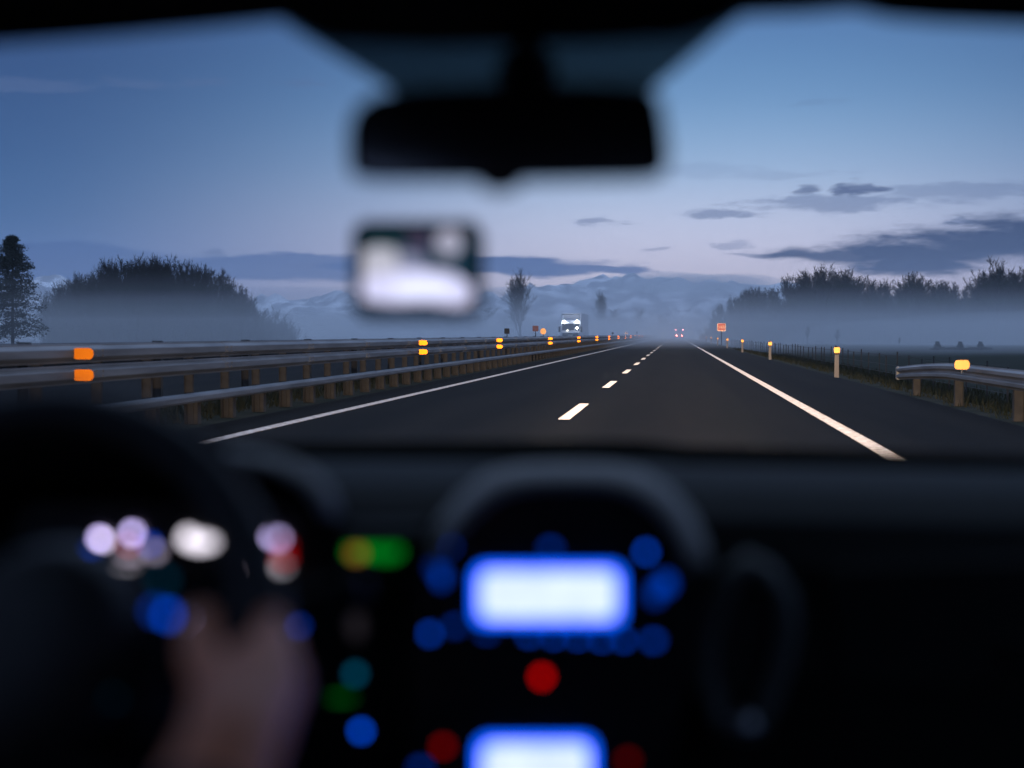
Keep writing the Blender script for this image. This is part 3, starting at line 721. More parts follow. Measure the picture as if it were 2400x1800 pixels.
def mountain_mat():
    m, nt, out = new_mat('mountain_rock_and_snow'); L = nt.links.new
    b = N(nt, 'ShaderNodeBsdfPrincipled'); b.inputs['Roughness'].default_value = .9; L(b.outputs[0], out.inputs[0])
    tc = N(nt, 'ShaderNodeTexCoord'); no = N(nt, 'ShaderNodeTexNoise'); no.inputs['Scale'].default_value = .012; no.inputs['Detail'].default_value = 9; L(tc.outputs['Object'], no.inputs['Vector'])
    r = N(nt, 'ShaderNodeValToRGB'); r.color_ramp.elements[0].position = .44; r.color_ramp.elements[1].position = .60
    r.color_ramp.elements[0].color = (.30, .31, .34, 1); r.color_ramp.elements[1].color = (.85, .85, .87, 1); L(no.outputs[0], r.inputs[0]); L(r.outputs[0], b.inputs['Base Color'])
    return m
struct(MB().add(vs, fs).build('mountains', mountain_mat(), smooth=True))

# ------------------------------------------------------------------ air
def air(name, x0, x1, y0, y1, z0, z1, density, label, col):
    o = MB().bbox(x0, x1, y0, y1, z0, z1).build(name, volume(name + '_air', density, col)); return tag(o, label, 'haze', kind='stuff')
air('haze', -4300, 4300, -90, 6600, -7.5, 320, .00012, 'thin blue evening haze over the whole plain', (.86, .92, 1.))
for k, (y0, top, den) in enumerate(((80, 9.0, .0004), (110, 6.7, .0021), (118, 5.3, .0029), (128, 3.7, .0030))):
    air('ground_mist', -640 - 7 * k, 500 + 7 * k, y0, 1050 + 9 * k, -3 - .3 * k, top, den, 'layer of ground mist lying low over the fields and the road ahead', (.97, .985, 1.))

def puff(name, c, r, density, label):
    rings = []
    for i in range(1, 12):
        t = math.pi * i / 12; rings.append((r[0] * math.sin(t), -math.cos(t)))
    b = MB(); b.loft([[(c[0] + math.cos(a * .3927) * q, c[1] + math.sin(a * .3927) * q * r[1] / r[0], c[2] + h * r[2]) for a in range(16)] for q, h in rings])
    return tag(b.build(name, volume(name + '_air', density, (.97, .985, 1.)), smooth=True), label, 'cloud' if 'cloud' in name else 'haze', kind='stuff')
for px, py, Y, rx, rz, d in ((1470, 668, 2900, 130, 20, .0022), (1560, 662, 2850, 120, 22, .0026), (1640, 672, 2800, 150, 26, .0024), (1720, 664, 2950, 110, 20, .0026), (1600, 700, 2600, 240, 24, .0016), (1300, 690, 2700, 170, 18, .0016), (1130, 690, 2750, 150, 16, .0014), (700, 690, 2800, 260, 16, .0012)):
    c = P(px, py, Y); puff('cloud_bank', c, (rx, 180, rz), d, 'pale cloud bank lying against the far mountains')
for x, y, rx, ry, rz, d in ((-75, 300, 60, 90, 6.5, .005), (-140, 420, 90, 120, 8, .004), (75, 235, 60, 34, 5.5, .007), (150, 250, 70, 40, 6.5, .006), (-45, 520, 40, 150, 8, .004), (230, 240, 60, 30, 5, .006)):
    puff('mist_drift', (x, y, 0), (rx, ry, rz), d, 'denser drift of mist hugging the field')

# ------------------------------------------------------------------ our car
CXC = -.125                                              # the car's centre line
car = thing('car', 'dark car we ride in, with black dashboard, glowing blue radio and steering wheel', 'car', (CXC, 1.0, 0))
def wz(y): return 1.497 - .555 * (y - 1.12)              # height of the windscreen at distance y
# roof lining: front edge follows the top of the windscreen
edge = [P(x, y, 1.10) for x, y in ((-260,128),(0,104),(160,93),(300,82),(480,66),(660,48),(800,30),(1200,22),(1600,24),(1740,38),(1880,34),(2000,24),(2080,44),(2200,54),(2400,62),(2700,80))]
b = MB()
rings = []
for p in edge:
    s = (p.x - CXC) / .72; crown = .02 * (1 - s * s)
    rings.append([(p.x, 1.10, p.z), (p.x, 1.085, p.z + .004), (p.x, .95, p.z + .02), (p.x, .3, 1.50 + crown), (p.x, -.9, 1.49 + crown), (p.x, -.9, 1.53 + crown), (p.x, .3, 1.545 + crown), (p.x, 1.06, p.z + .05), (p.x, 1.10, p.z + .03)])
b.loft(rings); b.build('roof_lining', M['lining'], car, smooth=False)
b = MB(); b.loft([[(CXC + sx * .70, y, z) for sx in (-1, -.6, 0, .6, 1)] + [(CXC + sx * .70, y, z + .012) for sx in (1, .6, 0, -.6, -1)] for y, z in ((1.11, 1.535), (.4, 1.575), (-.5, 1.572), (-1.0, 1.54))])
b.build('roof', M['paint'], car)
# windscreen
HW0, HW1, YB, YT = .60, .80, 1.86, 1.10
b = MB(); vs = []; nxx = 13
for y, hw in ((YT, HW0), ((YT + YB) / 2, .655), (YB, HW1)):
    for i in range(nxx):
        s = -1 + 2. * i / (nxx - 1); vs.append((CXC + s * hw, y - (.06 + .20 * (y - YT) / (YB - YT)) * s * s + .02, wz(y)))
b.add(vs, [(j*nxx+i, j*nxx+i+1, (j+1)*nxx+i+1, (j+1)*nxx+i) for j in range(2) for i in range(nxx - 1)])
ws = b.build('windscreen', M['glass'], car, smooth=True, fix=False)
# dotted black band of the glass behind the mirror: lets a little sky through
m, nt, out = new_mat('printed_band'); L = nt.links.new
t_ = N(nt, 'ShaderNodeBsdfTransparent'); t_.inputs[0].default_value = (.24, .27, .27, 1); d_ = N(nt, 'ShaderNodeBsdfDiffuse'); d_.inputs[0].default_value = (.012, .012, .013, 1)
mx = N(nt, 'ShaderNodeAddShader'); L(t_.outputs[0], mx.inputs[0]); L(d_.outputs[0], mx.inputs[1]); L(mx.outputs[0], out.inputs[0])
def on_glass(px, py, off=-.012):
    d = ROT @ Vector(((px - CX) / F, (CY - py) / F, -1.)); d /= d.y
    y = (1.497 + .555 * 1.12 - EYE.z) / (d.z + .555)
    return EYE + d * (y + off)
poly = [on_glass(x, y) for x, y in ((640,20),(655,48),(700,78),(905,200),(930,222),(1200,226),(1520,222),(1545,196),(1690,75),(1745,36),(1760,14))]
MB().prism(poly, (0, .004, .002)).build('printed_band', m, car)
poly = [on_glass(x, y, -.03) for x, y in ((600,-30),(690,62),(760,100),(1000,112),(1400,104),(1600,92),(1700,58),(1800,-30))]
MB().prism(poly, (0, .016, .008)).build('sensor_cover', M['plastic'], car, bevel=.004)
# rear-view mirror
def mpt(px, py, dy=0):
    Yp = 1.0 + (1190 - px) / 700. * .02
    return P(px, py, Yp + dy)
shape = [(836,372),(836,300),(852,258),(895,230),(1000,214),(1200,206),(1400,206),(1500,212),(1536,236),(1550,300),(1556,360),(1545,392),(1505,404),(1200,408),(900,406),(850,398)]
mid = Vector((1195, 308))
shape = [(1190 + (x - 1194) * 1.045, 312 + (y - 308) * 1.16) for x, y in shape]; mid = Vector((1190, 312))
b = MB(); b.loft([[mpt(mid.x + (x - mid.x) * s, mid.y + (y - mid.y) * s, dy) for x, y in shape] for s, dy in ((.965, .0), (1, .004), (1, .012), (.8, .034))])
mir = b.build('rear_view_mirror', M['plastic'], car)
b = MB(); b.prism([mpt(mid.x + (x - mid.x) * .945, mid.y + (y - mid.y) * .93, -.0015) for x, y in shape], (0, .002, 0)); b.build('mirror_glass', M['mirror'], mir)
b = MB(); b.tube([mpt(1230, 260, .03), mpt(1232, 205, .06), on_glass(1234, 172, -.02)], [.012, .016, .027], 12); b.build('stalk', M['plastic'], mir)
b = MB(); b.prism([mpt(x, y, .004) for x, y in ((1110,416),(1128,440),(1165,450),(1205,442),(1226,416))], (0, .012, 0)); b.build('dimming_tab', M['plastic'], mir)
# dashboard: cowl, top pad, face
b = MB(); rows = []
for px in range(-900, 3400, 100):
    pts = []
    ytop = 1040 + (10 if px > 1500 else 0) + max(0, (px - 1500)) * .018 - max(0, 500 - px) * .03
    c = P(px, ytop, 1.84); x = c.x
    if abs(x - CXC) > .92: continue
    bow = .10 * ((x - CXC) / .74) ** 2
    rows.append([(x, 1.90 - bow, c.z - .05), (x, 1.84 - bow, c.z), (x, 1.78 - bow, c.z + .001), (x, 1.60 - bow * .6, c.z + .008), (x, 1.36, 1.106), (x, 1.26, 1.098), (x, 1.215, 1.078), (x, 1.20, 1.04), (x, 1.19, .95), (x, 1.22, .80), (x, 1.34, .62), (x, 1.90, .55)])
b.loft(rows); dash = b.build('dashboard', M['plastic'], car, smooth=False, bevel=.003)
b = MB(); b.loft([[tuple(Vector(r[k]) + Vector((0, 0, .004))) for k in (1, 2, 3)] + [tuple(Vector(r[3]).lerp(Vector(r[4]), .55) + Vector((0, 0, .004))), tuple(Vector(r[3]).lerp(Vector(r[4]), .55) - Vector((0, 0, .002)))] + [tuple(Vector(r[k]) - Vector((0, 0, .002))) for k in (3, 2, 1)] for r in rows]); b.build('demister_panel', M['felt'], dash)
# hood over the centre stack
def arch(name, outer, inner, y0, y1, mtl, tilt=.03):
    b = MB(); n = len(outer); rings = []
    for (ox, oy), (ix, iy) in zip(outer, inner):
        mx_, my_ = (ox + ix) / 2, (oy + iy) / 2
        rings.append([P(ox, oy, y1), P(ox, oy, y0 + tilt), P(mx_, my_, y0 + tilt * .25), P(ix, iy, y0), P(ix, iy + 4, y0 + .012), P(ix, iy, y1)])
    b.loft(rings); return b.build(name, mtl, car, smooth=True)
outer = [(985,1320),(1000,1270),(1030,1215),(1080,1155),(1140,1108),(1220,1090),(1320,1086),(1430,1088),(1510,1105),(1575,1145),(1625,1205),(1655,1270),(1668,1330)]
inner = [(1040,1320),(1055,1275),(1085,1232),(1130,1190),(1185,1155),(1240,1142),(1320,1138),(1420,1140),(1480,1156),(1530,1190),(1570,1236),(1596,1285),(1606,1330)]
arch('console_hood', outer, inner, 1.115, 1.36, M['plastic_grain'])
# centre console with radio
con = MB(); Yc = 1.13
face = [(1010,1250),(1100,1170),(1240,1130),(1420,1130),(1540,1170),(1620,1260),(1650,1380),(1630,1600),(1560,1800),(1530,2050),(980,2050),(960,1800),(955,1600),(960,1400)]
con.prism([P(x, y, Yc) for x, y in face], (0, .10, 0))
con = con.build('centre_console', M['piano'], car, bevel=.002)
def panel(name, pts, m, parent, Y, d=.004): return MB().prism([P(x, y, Y) for x, y in pts], (0, d, 0)).build(name, m, parent)
def rrp(x0, y0, x1, y1, r): return [(a, c) for a, c in rr((x0+x1)/2., (y0+y1)/2., x1-x0, y1-y0, r, 5)]
M['lcd_blue'] = emis('lcd_blue_edge', (.0, .10, 1.0), 2.6)
def screen_mat(name, cx, cy, Y, hw, hh):
    m, nt, out = new_mat(name); L = nt.links.new
    e = N(nt, 'ShaderNodeEmission'); L(e.outputs[0], out.inputs[0]); e.inputs[1].default_value = 1.
    tc = N(nt, 'ShaderNodeTexCoord'); no = N(nt, 'ShaderNodeTexNoise'); no.inputs['Scale'].default_value = 45; no.inputs['Detail'].default_value = 3
    L(tc.outputs['Object'], no.inputs['Vector'])
    r = N(nt, 'ShaderNodeValToRGB'); r.color_ramp.elements[0].position = .3; r.color_ramp.elements[1].position = .6
    r.color_ramp.elements[0].color = (.66, .80, 3.2, 1); r.color_ramp.elements[1].color = (.84, .98, 3.6, 1)
    L(no.outputs[0], r.inputs[0]); L(r.outputs[0], e.inputs[0]); return m
M['lcd'] = screen_mat('lcd_white', 0, 0, 1, 1, 1)
dsp = panel('display', rrp(1111, 1327, 1459, 1463, 26), M['lcd_blue'], con, Yc - .004)
panel('screen', rrp(1127, 1342, 1443, 1449, 22), M['lcd'], dsp, Yc - .0065, .003)
dsp2 = panel('display', rrp(1117, 1731, 1393, 1880, 26), M['lcd_blue'], con, Yc - .004)
panel('screen', rrp(1133, 1747, 1377, 1866, 22), M['lcd'], dsp2, Yc - .0065, .003)
LIT = {}
def lit(col, strength):
    k = (col, strength)
    if k not in LIT: LIT[k] = emis('lit_%s' % {0: 'blue', 1: 'red', 2: 'green', 3: 'white', 4: 'amber', 5: 'teal', 6: 'lavender', 7: 'grey'}[col], {0: (.0, .075, .75), 1: (1., .0, .0), 2: (.0, .75, .05), 3: (.95, .88, 1.), 4: (.95, .45, .05), 5: (.0, .22, .42), 6: (.60, .50, .95), 7: (.62, .52, .68)}[col], strength)
    return LIT[k]
def light(px, py, w, h, col, target, parent, Y, name='button', cover=True):
    """a small lit symbol w x h photo pixels large; target = radiance its blurred disc should reach"""
    disc = F * .0269 / Y
    st = target * (disc * disc * .785) / (w * h * .785) if w < disc else target * (1 + .6 * disc / w) if h >= disc else target * disc / h
    pts = [(px + w / 2 * math.cos(a * .5236), py + h / 2 * math.sin(a * .5236)) for a in range(12)]
    if cover:
        k = panel(name, rrp(px - w * .9 - 3, py - h * .9 - 3, px + w * .9 + 3, py + h * .9 + 3, 4), M['plastic'], parent, Y, .004)
        panel('symbol', pts, lit(col, round(st, 2)), k, Y - .002, .0015)
    else: panel(name, pts, lit(col, round(st, 2)), parent, Y, .002)
for px, py, w, h, v in ((1052,1282,26,16,.13),(1034,1352,22,40,.30),(1018,1330,20,40,.10),(1007,1486,18,18,.30),(1066,1468,24,18,.13),(1140,1484,26,12,.10),(1240,1490,18,12,.20),(1298,1494,18,12,.20),(1354,1496,18,12,.20),(1410,1500,18,12,.20),(1462,1500,18,14,.22),(1532,1502,24,16,.22),(1514,1294,18,18,.42),(1560,1368,34,40,.44),(1536,1392,30,40,.28),(1290,1286,26,18,.17),(985,1800,28,18,.14)):
    light(px, py, w, h, 0, v * .46, con, Yc - .004)
light(1270, 1587, 22, 22, 1, .17, con, Yc - .004, 'hazard_button')
light(1038, 1750, 24, 20, 1, .045, con, Yc - .004); light(1472, 1782, 24, 20, 1, .022, con, Yc - .004)
# driver's side of the stack: clock strip and switches
stk = panel('switch_panel', [(700,1240),(985,1240),(960,1420),(950,1800),(940,2000),(690,2000),(680,1800),(690,1420)], M['plastic'], car, 1.15, .06)
def strip(px0, px1, py, h, col, tgt, Y=1.146, nm='clock_display'):
    disc = F * .0269 / Y
    return panel(nm, rrp(px0, py - h/2, px1, py + h/2, h * .3), lit(col, round(tgt * disc / h, 2)), stk, Y, .003)
strip(792, 938, 1294, 20, 2, .11); strip(880, 930, 1298, 26, 2, .10, 1.142, 'clock_digit'); strip(822, 848, 1298, 26, 4, .15, 1.142, 'clock_digit')
light(832, 1580, 24, 24, 5, .085, stk, 1.146); light(846, 1714, 20, 20, 0, .30, stk, 1.146); light(800, 1636, 60, 12, 2, .018, stk, 1.146); light(835, 1468, 34, 60, 7, .012, stk, 1.146)
# instrument cluster behind the wheel
cl = panel('instrument_cluster', rrp(40, 1180, 745, 1420, 60), M['piano'], car, 1.14, .05)
arch('cluster_hood', [(-300,985),(-120,940),(60,925),(190,924),(290,942),(400,985),(520,1030),(640,1058),(725,1090),(780,1135),(802,1190),(812,1280),(815,1400)], [(-240,1200),(-120,1170),(60,1140),(190,1130),(300,1126),(400,1122),(500,1120),(600,1130),(680,1152),(724,1192),(744,1240),(750,1300),(752,1400)], 1.09, 1.36, M['felt'], .05)
arch('side_bezel', [(530,1050),(580,1056),(640,1064),(690,1078),(735,1100),(770,1130),(792,1170),(800,1210)], [(530,1066),(575,1078),(625,1094),(670,1114),(706,1138),(732,1164),(748,1190),(754,1214)], 1.078, 1.12, M['plastic_grain'], .02)
for px, py, w, h, c_, v in ((232,1262,16,18,6,.50),(242,1268,14,14,7,.30),(214,1284,24,22,0,.14),(200,1292,16,16,7,.06),(309,1250,18,20,6,.50),(300,1278,14,14,1,.05),(350,1276,18,18,0,.14),(362,1294,26,20,7,.13),(306,1302,44,12,7,.14),(292,1325,50,8,3,.05),
                            (440,1262,30,34,3,.45),(470,1272,70,30,3,.75),(556,1338,20,18,7,.17),(632,1260,18,20,6,.52),(650,1264,26,24,6,.40),(664,1282,30,30,1,.06),(650,1330,46,22,3,.32),(664,1310,30,16,1,.10)):
    light(px, py, w, h, c_, v, cl, 1.134, 'gauge_light', False)
# air vent on the passenger side
vx = [(1755,1318),(1800,1345),(1838,1400),(1846,1470),(1828,1560),(1800,1640),(1770,1705),(1735,1728),(1700,1715),(1672,1660),(1650,1570),(1656,1490),(1678,1420),(1712,1355)]
b = MB(); b.tube([P(x, y, 1.165) for x, y in vx], .010, 10, closed=True); M['vent'] = pbr('vent_plastic', (.048, .053, .050), .6); vent = b.build('air_vent', M['vent'], car, smooth=True)
b = MB(); b.prism([P(x, y, 1.175) for x, y in vx], (0, .03, 0)); b.build('vent_recess', M['black'], vent)
for k in range(6):
    y = 1390 + 55 * k; b = MB(); b.prism([P(1672, y, 1.170), P(1825 - k * 6, y - 14, 1.170), P(1825 - k * 6, y - 8, 1.185), P(1672, y + 6, 1.185)], (0, 0, .002)); b.build('vent_blade', M['plastic'], vent)
b = MB(); b.lathe([(.002, -.012), (.011, -.010), (.012, 0), (.010, .012)], P(1745, 1702, 1.155), 'y', 14); b.build('vent_wheel', M['chrome'], vent, smooth=True)
b = MB(); b.prism([P(x, y, 1.188) for x, y in ((1930,1330),(2700,1300),(2700,1620),(1960,1620))], (0, .012, 0)); gb = b.build('glove_box', M['plastic'], car, bevel=.004)
b = MB(); b.bbox(.28, .36, 1.178, 1.19, .965, .985); b.build('handle', M['plastic'], gb, bevel=.003)
# steering wheel
WC = Vector((-.428, .835, 1.034)); tilt = R(24); wr = .168
def wp(r, a, dz=0.):
    v = Vector((math.cos(a) * r, math.sin(a) * r * math.sin(tilt) , math.sin(a) * r * math.cos(tilt)))
    return WC + v + Vector((0, -math.cos(tilt), math.sin(tilt))) * dz
b = MB(); b.tube([wp(wr, 2 * math.pi * k / 64) for k in range(64)], .0165, 14, closed=True); sw = b.build('steering_wheel', M['leather'], car, smooth=True)
b = MB(); b.loft([[wp(r * (1 + .12 * math.sin(2 * t)), t, dz) for t in (2 * math.pi * k / 24 for k in range(24))] for r, dz in ((.03, -.05), (.07, -.045), (.078, -.02), (.066, .0), (.02, .006))]); b.build('hub', M['leather'], sw, smooth=True)
for a in (R(2), R(178), R(-90)):
    b = MB(); u = Vector((-math.sin(a), 0, 0)); e = []
    for r, w in ((.06, .03), (.11, .018), (.172, .014)):
        da = w / r; e.append([wp(r, a - da, -.012), wp(r, a + da, -.012), wp(r, a + da, -.026), wp(r, a - da, -.026)])
    b.loft(e); b.build('spoke', M['plastic'], sw, bevel=.002)
for px, py, w, h, v, c_ in ((392,1442,20,26,.30,0),(362,1432,22,24,.10,0),(440,1452,16,18,.10,6),(262,1632,24,24,.012,5)):
    light(px, py, w, h, c_, v * .6, sw, .84, 'wheel_button', False)
light(700, 1468, 18, 18, 0, .07, stk, 1.146); light(380, 1360, 30, 20, 5, .02, sw, .84, 'wheel_button', False)
b = MB(); b.tube([WC + Vector((0, .03, -.01)), WC + Vector((0, .32, -.12))], [.05, .06], 12); b.build('steering_column', M['plastic'], car, smooth=True)
b = MB(); b.tube([WC + Vector((.05, .09, .0)), WC + Vector((.17, .085, .02)), WC + Vector((.215, .08, .035))], [.008, .010, .012], 8); b.build('wiper_stalk', M['plastic'], car, smooth=True)
# shell: pillars, doors, bonnet, tail, floor, wheels, seats
for s in (-1, 1):
    X = lambda v: CXC + s * v
    b = MB(); b.tube([(X(.80), 1.58, 1.06), (X(.65), .98, 1.50)], .035, 8); b.build('front_pillar', M['lining'], car, smooth=True)
    b = MB(); b.tube([(X(.74), .02, .95), (X(.64), -.02, 1.50)], .04, 8); b.build('middle_pillar', M['lining'], car, smooth=True)
    b = MB(); b.tube([(X(.74), -.98, .95), (X(.62), -.80, 1.50)], .06, 8); b.build('rear_pillar', M['lining'], car, smooth=True)
    for y0, y1 in ((.03, 1.78), (-.97, .015)):
        b = MB(); b.loft([[(X(.74), y, .96), (X(.80), y, .90), (X(.84), y, .60), (X(.80), y, .24), (X(.75), y, .24), (X(.76), y, .60), (X(.70), y, .90)] for y in (y0, y1)]); d = b.build('door', M['paint'], car)
        b = MB(); b.bbox(X(.69) - .03, X(.69) + .03, y0 + .25, y1 - .35, .72, .76); b.build('armrest', M['plastic'], d, bevel=.01)
        b = MB(); b.prism([(X(.745), y0 + .02, .955), (X(.745), y1 - .02, .955), (X(.645), min(y1 - .05, 1.03), 1.49), (X(.645), y0 + .03, 1.49)], (.004 * s, 0, .001)); b.build('window', M['glass'], d)
    b = MB(); b.loft([[(X(.70), 1.85, .98), (X(.83), 1.85, .92), (X(.84), 1.85, .30), (X(.76), 1.85, .30)], [(X(.66), 2.72, .80), (X(.80), 2.72, .74), (X(.82), 2.72, .30), (X(.70), 2.72, .30)]]); b.build('front_wing', M['paint'], car)
    b = MB(); b.loft([[(X(.70), -1.0, .96), (X(.82), -1.0, .90), (X(.83), -1.0, .30), (X(.74), -1.0, .30)], [(X(.66), -1.55, .95), (X(.76), -1.55, .88), (X(.78), -1.55, .36), (X(.68), -1.55, .36)]]); b.build('rear_wing', M['paint'], car)
    for y in (2.2, -1.1):
        b = MB(); b.lathe([(.19, -.09), (.29, -.10), (.31, -.07), (.31, .07), (.29, .10), (.19, .09)], (X(.76), y, .31), 'x', 28); w_ = b.build('wheel', M['rubber'], car, smooth=False)
        b = MB(); b.lathe([(.02, -.05), (.19, -.07), (.19, .07), (.02, .05)], (X(.76), y, .31), 'x', 20); b.build('rim', M['chrome'], w_)
    b = MB(); b.prism([(X(.52) + a, 2.755, .66 + h) for a, h in rr(0, 0, .26, .13, .05, 5)], (0, .03, 0)); b.build('headlight', M['chrome'], car, bevel=.008)
    b = MB(); b.loft([[(X(.36) + a, y, z) for a in (-.25, -.2, .2, .25)] + [(X(.36) + a, y, z - .16) for a in (.25, -.25)] for y, z in ((.05, .60), (.30, .64), (.52, .62))]); st_ = b.build('seat', M['seat'], car, bevel=.02)
    b = MB(); b.loft([[(X(.36) + a * w, y + dy, z) for a, dy in ((-1, 0), (-.8, .05), (.8, .05), (1, 0), (.8, -.07), (-.8, -.07))] for w, y, z in ((.24, .02, .58), (.25, -.08, .85), (.20, -.16, 1.13))]); b.build('backrest', M['seat'], st_, bevel=.015)
    b = MB(); b.box((X(.36), -.19, 1.24), (.26, .09, .17)); b.build('headrest', M['seat'], st_, bevel=.03)
b = MB(); b.loft([[(CXC + s_ * w, y, z - .05 * abs(s_) ** 3) for s_ in (-1, -.6, -.2, .2, .6, 1)] + [(CXC + s_ * w, y, z - .07) for s_ in (1, -1)] for y, z, w in ((1.90, 1.00, .70), (2.25, .955, .68), (2.6, .88, .66), (2.74, .80, .64))]); b.build('bonnet', M['paint'], car)
b = MB(); b.loft([[(CXC + s_ * w, y - .09 * s_ * s_, z) for s_ in (-1, -.5, 0, .5, 1)] + [(CXC + s_ * w, y - .12, z) for s_ in (1, -1)] for y, z, w in ((2.84, .25, .80), (2.90, .45, .82), (2.84, .62, .80), (2.78, .80, .66))]); b.build('front_bumper', M['paint'], car)
b = MB(); b.bbox(CXC - .80, CXC + .80, -1.5, 1.95, .22, .27); b.build('floor', M['lining'], car)
b = MB(); b.loft([[(CXC - .74, y, z), (CXC + .74, y, z), (CXC + .74, y - .05, z), (CXC - .74, y - .05, z)] for y, z in ((-1.52, .30), (-1.58, .7), (-1.50, 1.0), (-1.35, 1.18))]); b.build('tailgate', M['paint'], car)
b = MB(); b.prism([(CXC - .66, -1.36, 1.18), (CXC + .66, -1.36, 1.18), (CXC + .58, -.98, 1.50), (CXC - .58, -.98, 1.50)], (0, -.004, .004)); b.build('rear_window', M['glass'], car)
b = MB(); b.loft([[(CXC - .62, y, z), (CXC + .62, y, z), (CXC + .62, y - .1, z), (CXC - .62, y - .1, z)] for y, z in ((-.62, .35), (-.70, .58), (-.80, .9), (-.86, 1.12))]); b.build('rear_seat', M['seat'], car)
b = MB(); b.bbox(CXC - .66, CXC + .66, -1.4, -.85, 1.08, 1.11); b.build('parcel_shelf', M['lining'], car)
b = MB(); b.loft([[(CXC - .10, y, z), (CXC + .10, y, z), (CXC + .09, y, .25), (CXC - .09, y, .25)] for y, z in ((-.2, .55), (.6, .58), (.9, .62), (1.18, .75))]); tn = b.build('tunnel', M['plastic'], car)
b = MB(); b.tube([(CXC, .78, .6), (CXC, .80, .78)], [.012, .010], 8); b.lathe([(.005, 0), (.024, .01), (.026, .04), (.005, .055)], (CXC, .80, .78), 'z', 14); b.build('gear_lever', M['leather'], tn, smooth=True)
# headlamp beams
def beam_lamp(name, x, power):
    l = bpy.data.lights.new(name, 'SPOT'); l.energy = power; l.spot_size = R(130); l.spot_blend = .4; l.shadow_soft_size = .06; l.color = (1., .76, .53)
    l.use_nodes = True; nt = l.node_tree; L = nt.links.new; nt.nodes.clear()
    out = N(nt, 'ShaderNodeOutputLight'); e = N(nt, 'ShaderNodeEmission'); L(e.outputs[0], out.inputs[0])
    geo = N(nt, 'ShaderNodeNewGeometry'); tr = N(nt, 'ShaderNodeVectorTransform', vector_type='VECTOR', convert_from='WORLD', convert_to='OBJECT')
    L(geo.outputs['Incoming'], tr.inputs[0]); s = N(nt, 'ShaderNodeSeparateXYZ'); L(geo.outputs['Incoming'], s.inputs[0])
    def mt(op, a, c):
        n = N(nt, 'ShaderNodeMath', operation=op)
        for v, i in ((a, 0), (c, 1)):
            if isinstance(v, (int, float)): n.inputs[i].default_value = v
            else: L(v, n.inputs[i])
        return n.outputs[0]
    tx = mt('DIVIDE', s.outputs[0], s.outputs[1]); tz = mt('MULTIPLY', mt('DIVIDE', s.outputs[2], s.outputs[1]), 1.6)
    den = mt('ADD', mt('ADD', mt('MULTIPLY', tx, tx), mt('MULTIPLY', tz, tz)), .0009)
    L(mt('DIVIDE', 1., den), e.inputs[1])
    o = bpy.data.objects.new(name, l); COL.objects.link(o); o.location = (x, 2.93, .67); o.rotation_euler = (R(90), 0, 0)
    return o
beam_lamp('headlamp_beam', CXC - .52, BEAM); beam_lamp('headlamp_beam', CXC + .52, BEAM)

# ------------------------------------------------------------------ windscreen device
nv = thing('navigation_device', 'small navigation device with bright white map screen stuck to the windscreen below the mirror', 'navigation device', P(978, 632, 1.3))
Yn = 1.30
b = MB(); b.loft([[P(978 + (x - 978) * s, 632 + (y - 632) * s, Yn + dy) for x, y in rrp(824, 516, 1134, 750, 40)] for s, dy in ((.97, 0), (1, .004), (1, .012), (.9, .02))]); b.build('casing', M['piano'], nv)
def npan(name, pts, col, st, dy, parent): return MB().prism([P(x, y, Yn - dy) for x, y in pts], (0, .001, 0)).build(name, emis('map_' + name, col, st), parent)
scr = npan('screen', rrp(850, 545, 1106, 722, 14), (.010, .035, .060), 1., .0015, nv)
npan('map_sky', [(856,552),(930,552),(1000,560),(1000,590),(940,576),(856,580)], (.005, .03, .035), 1., .003, scr)
npan('map_land', [(850,590),(880,578),(925,582),(934,605),(938,648),(850,655)], (.52, .52, .62), 1., .003, scr)
npan('map_route', [(938,590),(985,600),(1010,640),(938,648)], (.24, .26, .40), 1., .003, scr)
npan('map_text', [(952,552),(1005,552),(1010,585),(958,585)], (.07, .05, .10), 1., .0045, scr)
npan('speed_badge', [(1052 + 30 * math.cos(k * .393), 568 + 32 * math.sin(k * .393)) for k in range(16)], (.42, .42, .55), 1., .0045, scr)
npan('map_road', [(850,652),(880,646),(960,634),(1020,634),(1070,645),(1100,668),(1106,690),(1098,712),(1070,718),(1000,708),(930,712),(880,708),(850,700)], (.74, .74, 1.05), 1., .004, scr)
npan('map_road_glow', [(920,658),(980,648),(1050,655),(1060,690),(1000,700),(930,695)], (.92, .95, 1.3), 1., .005, scr)
b = MB(); b.tube([P(978, 650, Yn + .02), P(978, 640, Yn + .09), P(978, 636, Yn + .155)], [.011, .009, .022], 10); b.build('suction_mount', M['plastic'], nv, smooth=True)

# ------------------------------------------------------------------ driver
dr = thing('person', 'driver in dark clothes with bare right hand gripping the steering wheel', 'person', (-.485, .15, .6))
def skin_obj(name, verts, edges, m, parent, sub=2):
    me = bpy.data.meshes.new(name); me.from_pydata([v[0] for v in verts], edges, [])
    o = bpy.data.objects.new(name, me); COL.objects.link(o)
    md = o.modifiers.new('s', 'SKIN'); md.use_smooth_shade = True
    for sv, v in zip(me.skin_vertices[0].data, verts): sv.radius = (v[1], v[2] if len(v) > 2 else v[1])
    me.skin_vertices[0].data[0].use_root = True
    o.modifiers.new('u', 'SUBSURF').render_levels = sub; o.modifiers['u'].levels = sub
    dg = bpy.context.evaluated_depsgraph_get(); dg.update()
    me2 = bpy.data.meshes.new_from_object(o.evaluated_get(dg)); bpy.data.objects.remove(o)
    for p in me2.polygons: p.use_smooth = True
    me2.materials.clear(); me2.materials.append(m)
    return link(name, me2, parent)
V, E = [], []
def jv(p, r, r2=None, frm=None):
    V.append((tuple(p), r, r2 or r)); i = len(V) - 1
    if frm is not None: E.append((frm, i))
    return i
X0 = -.485
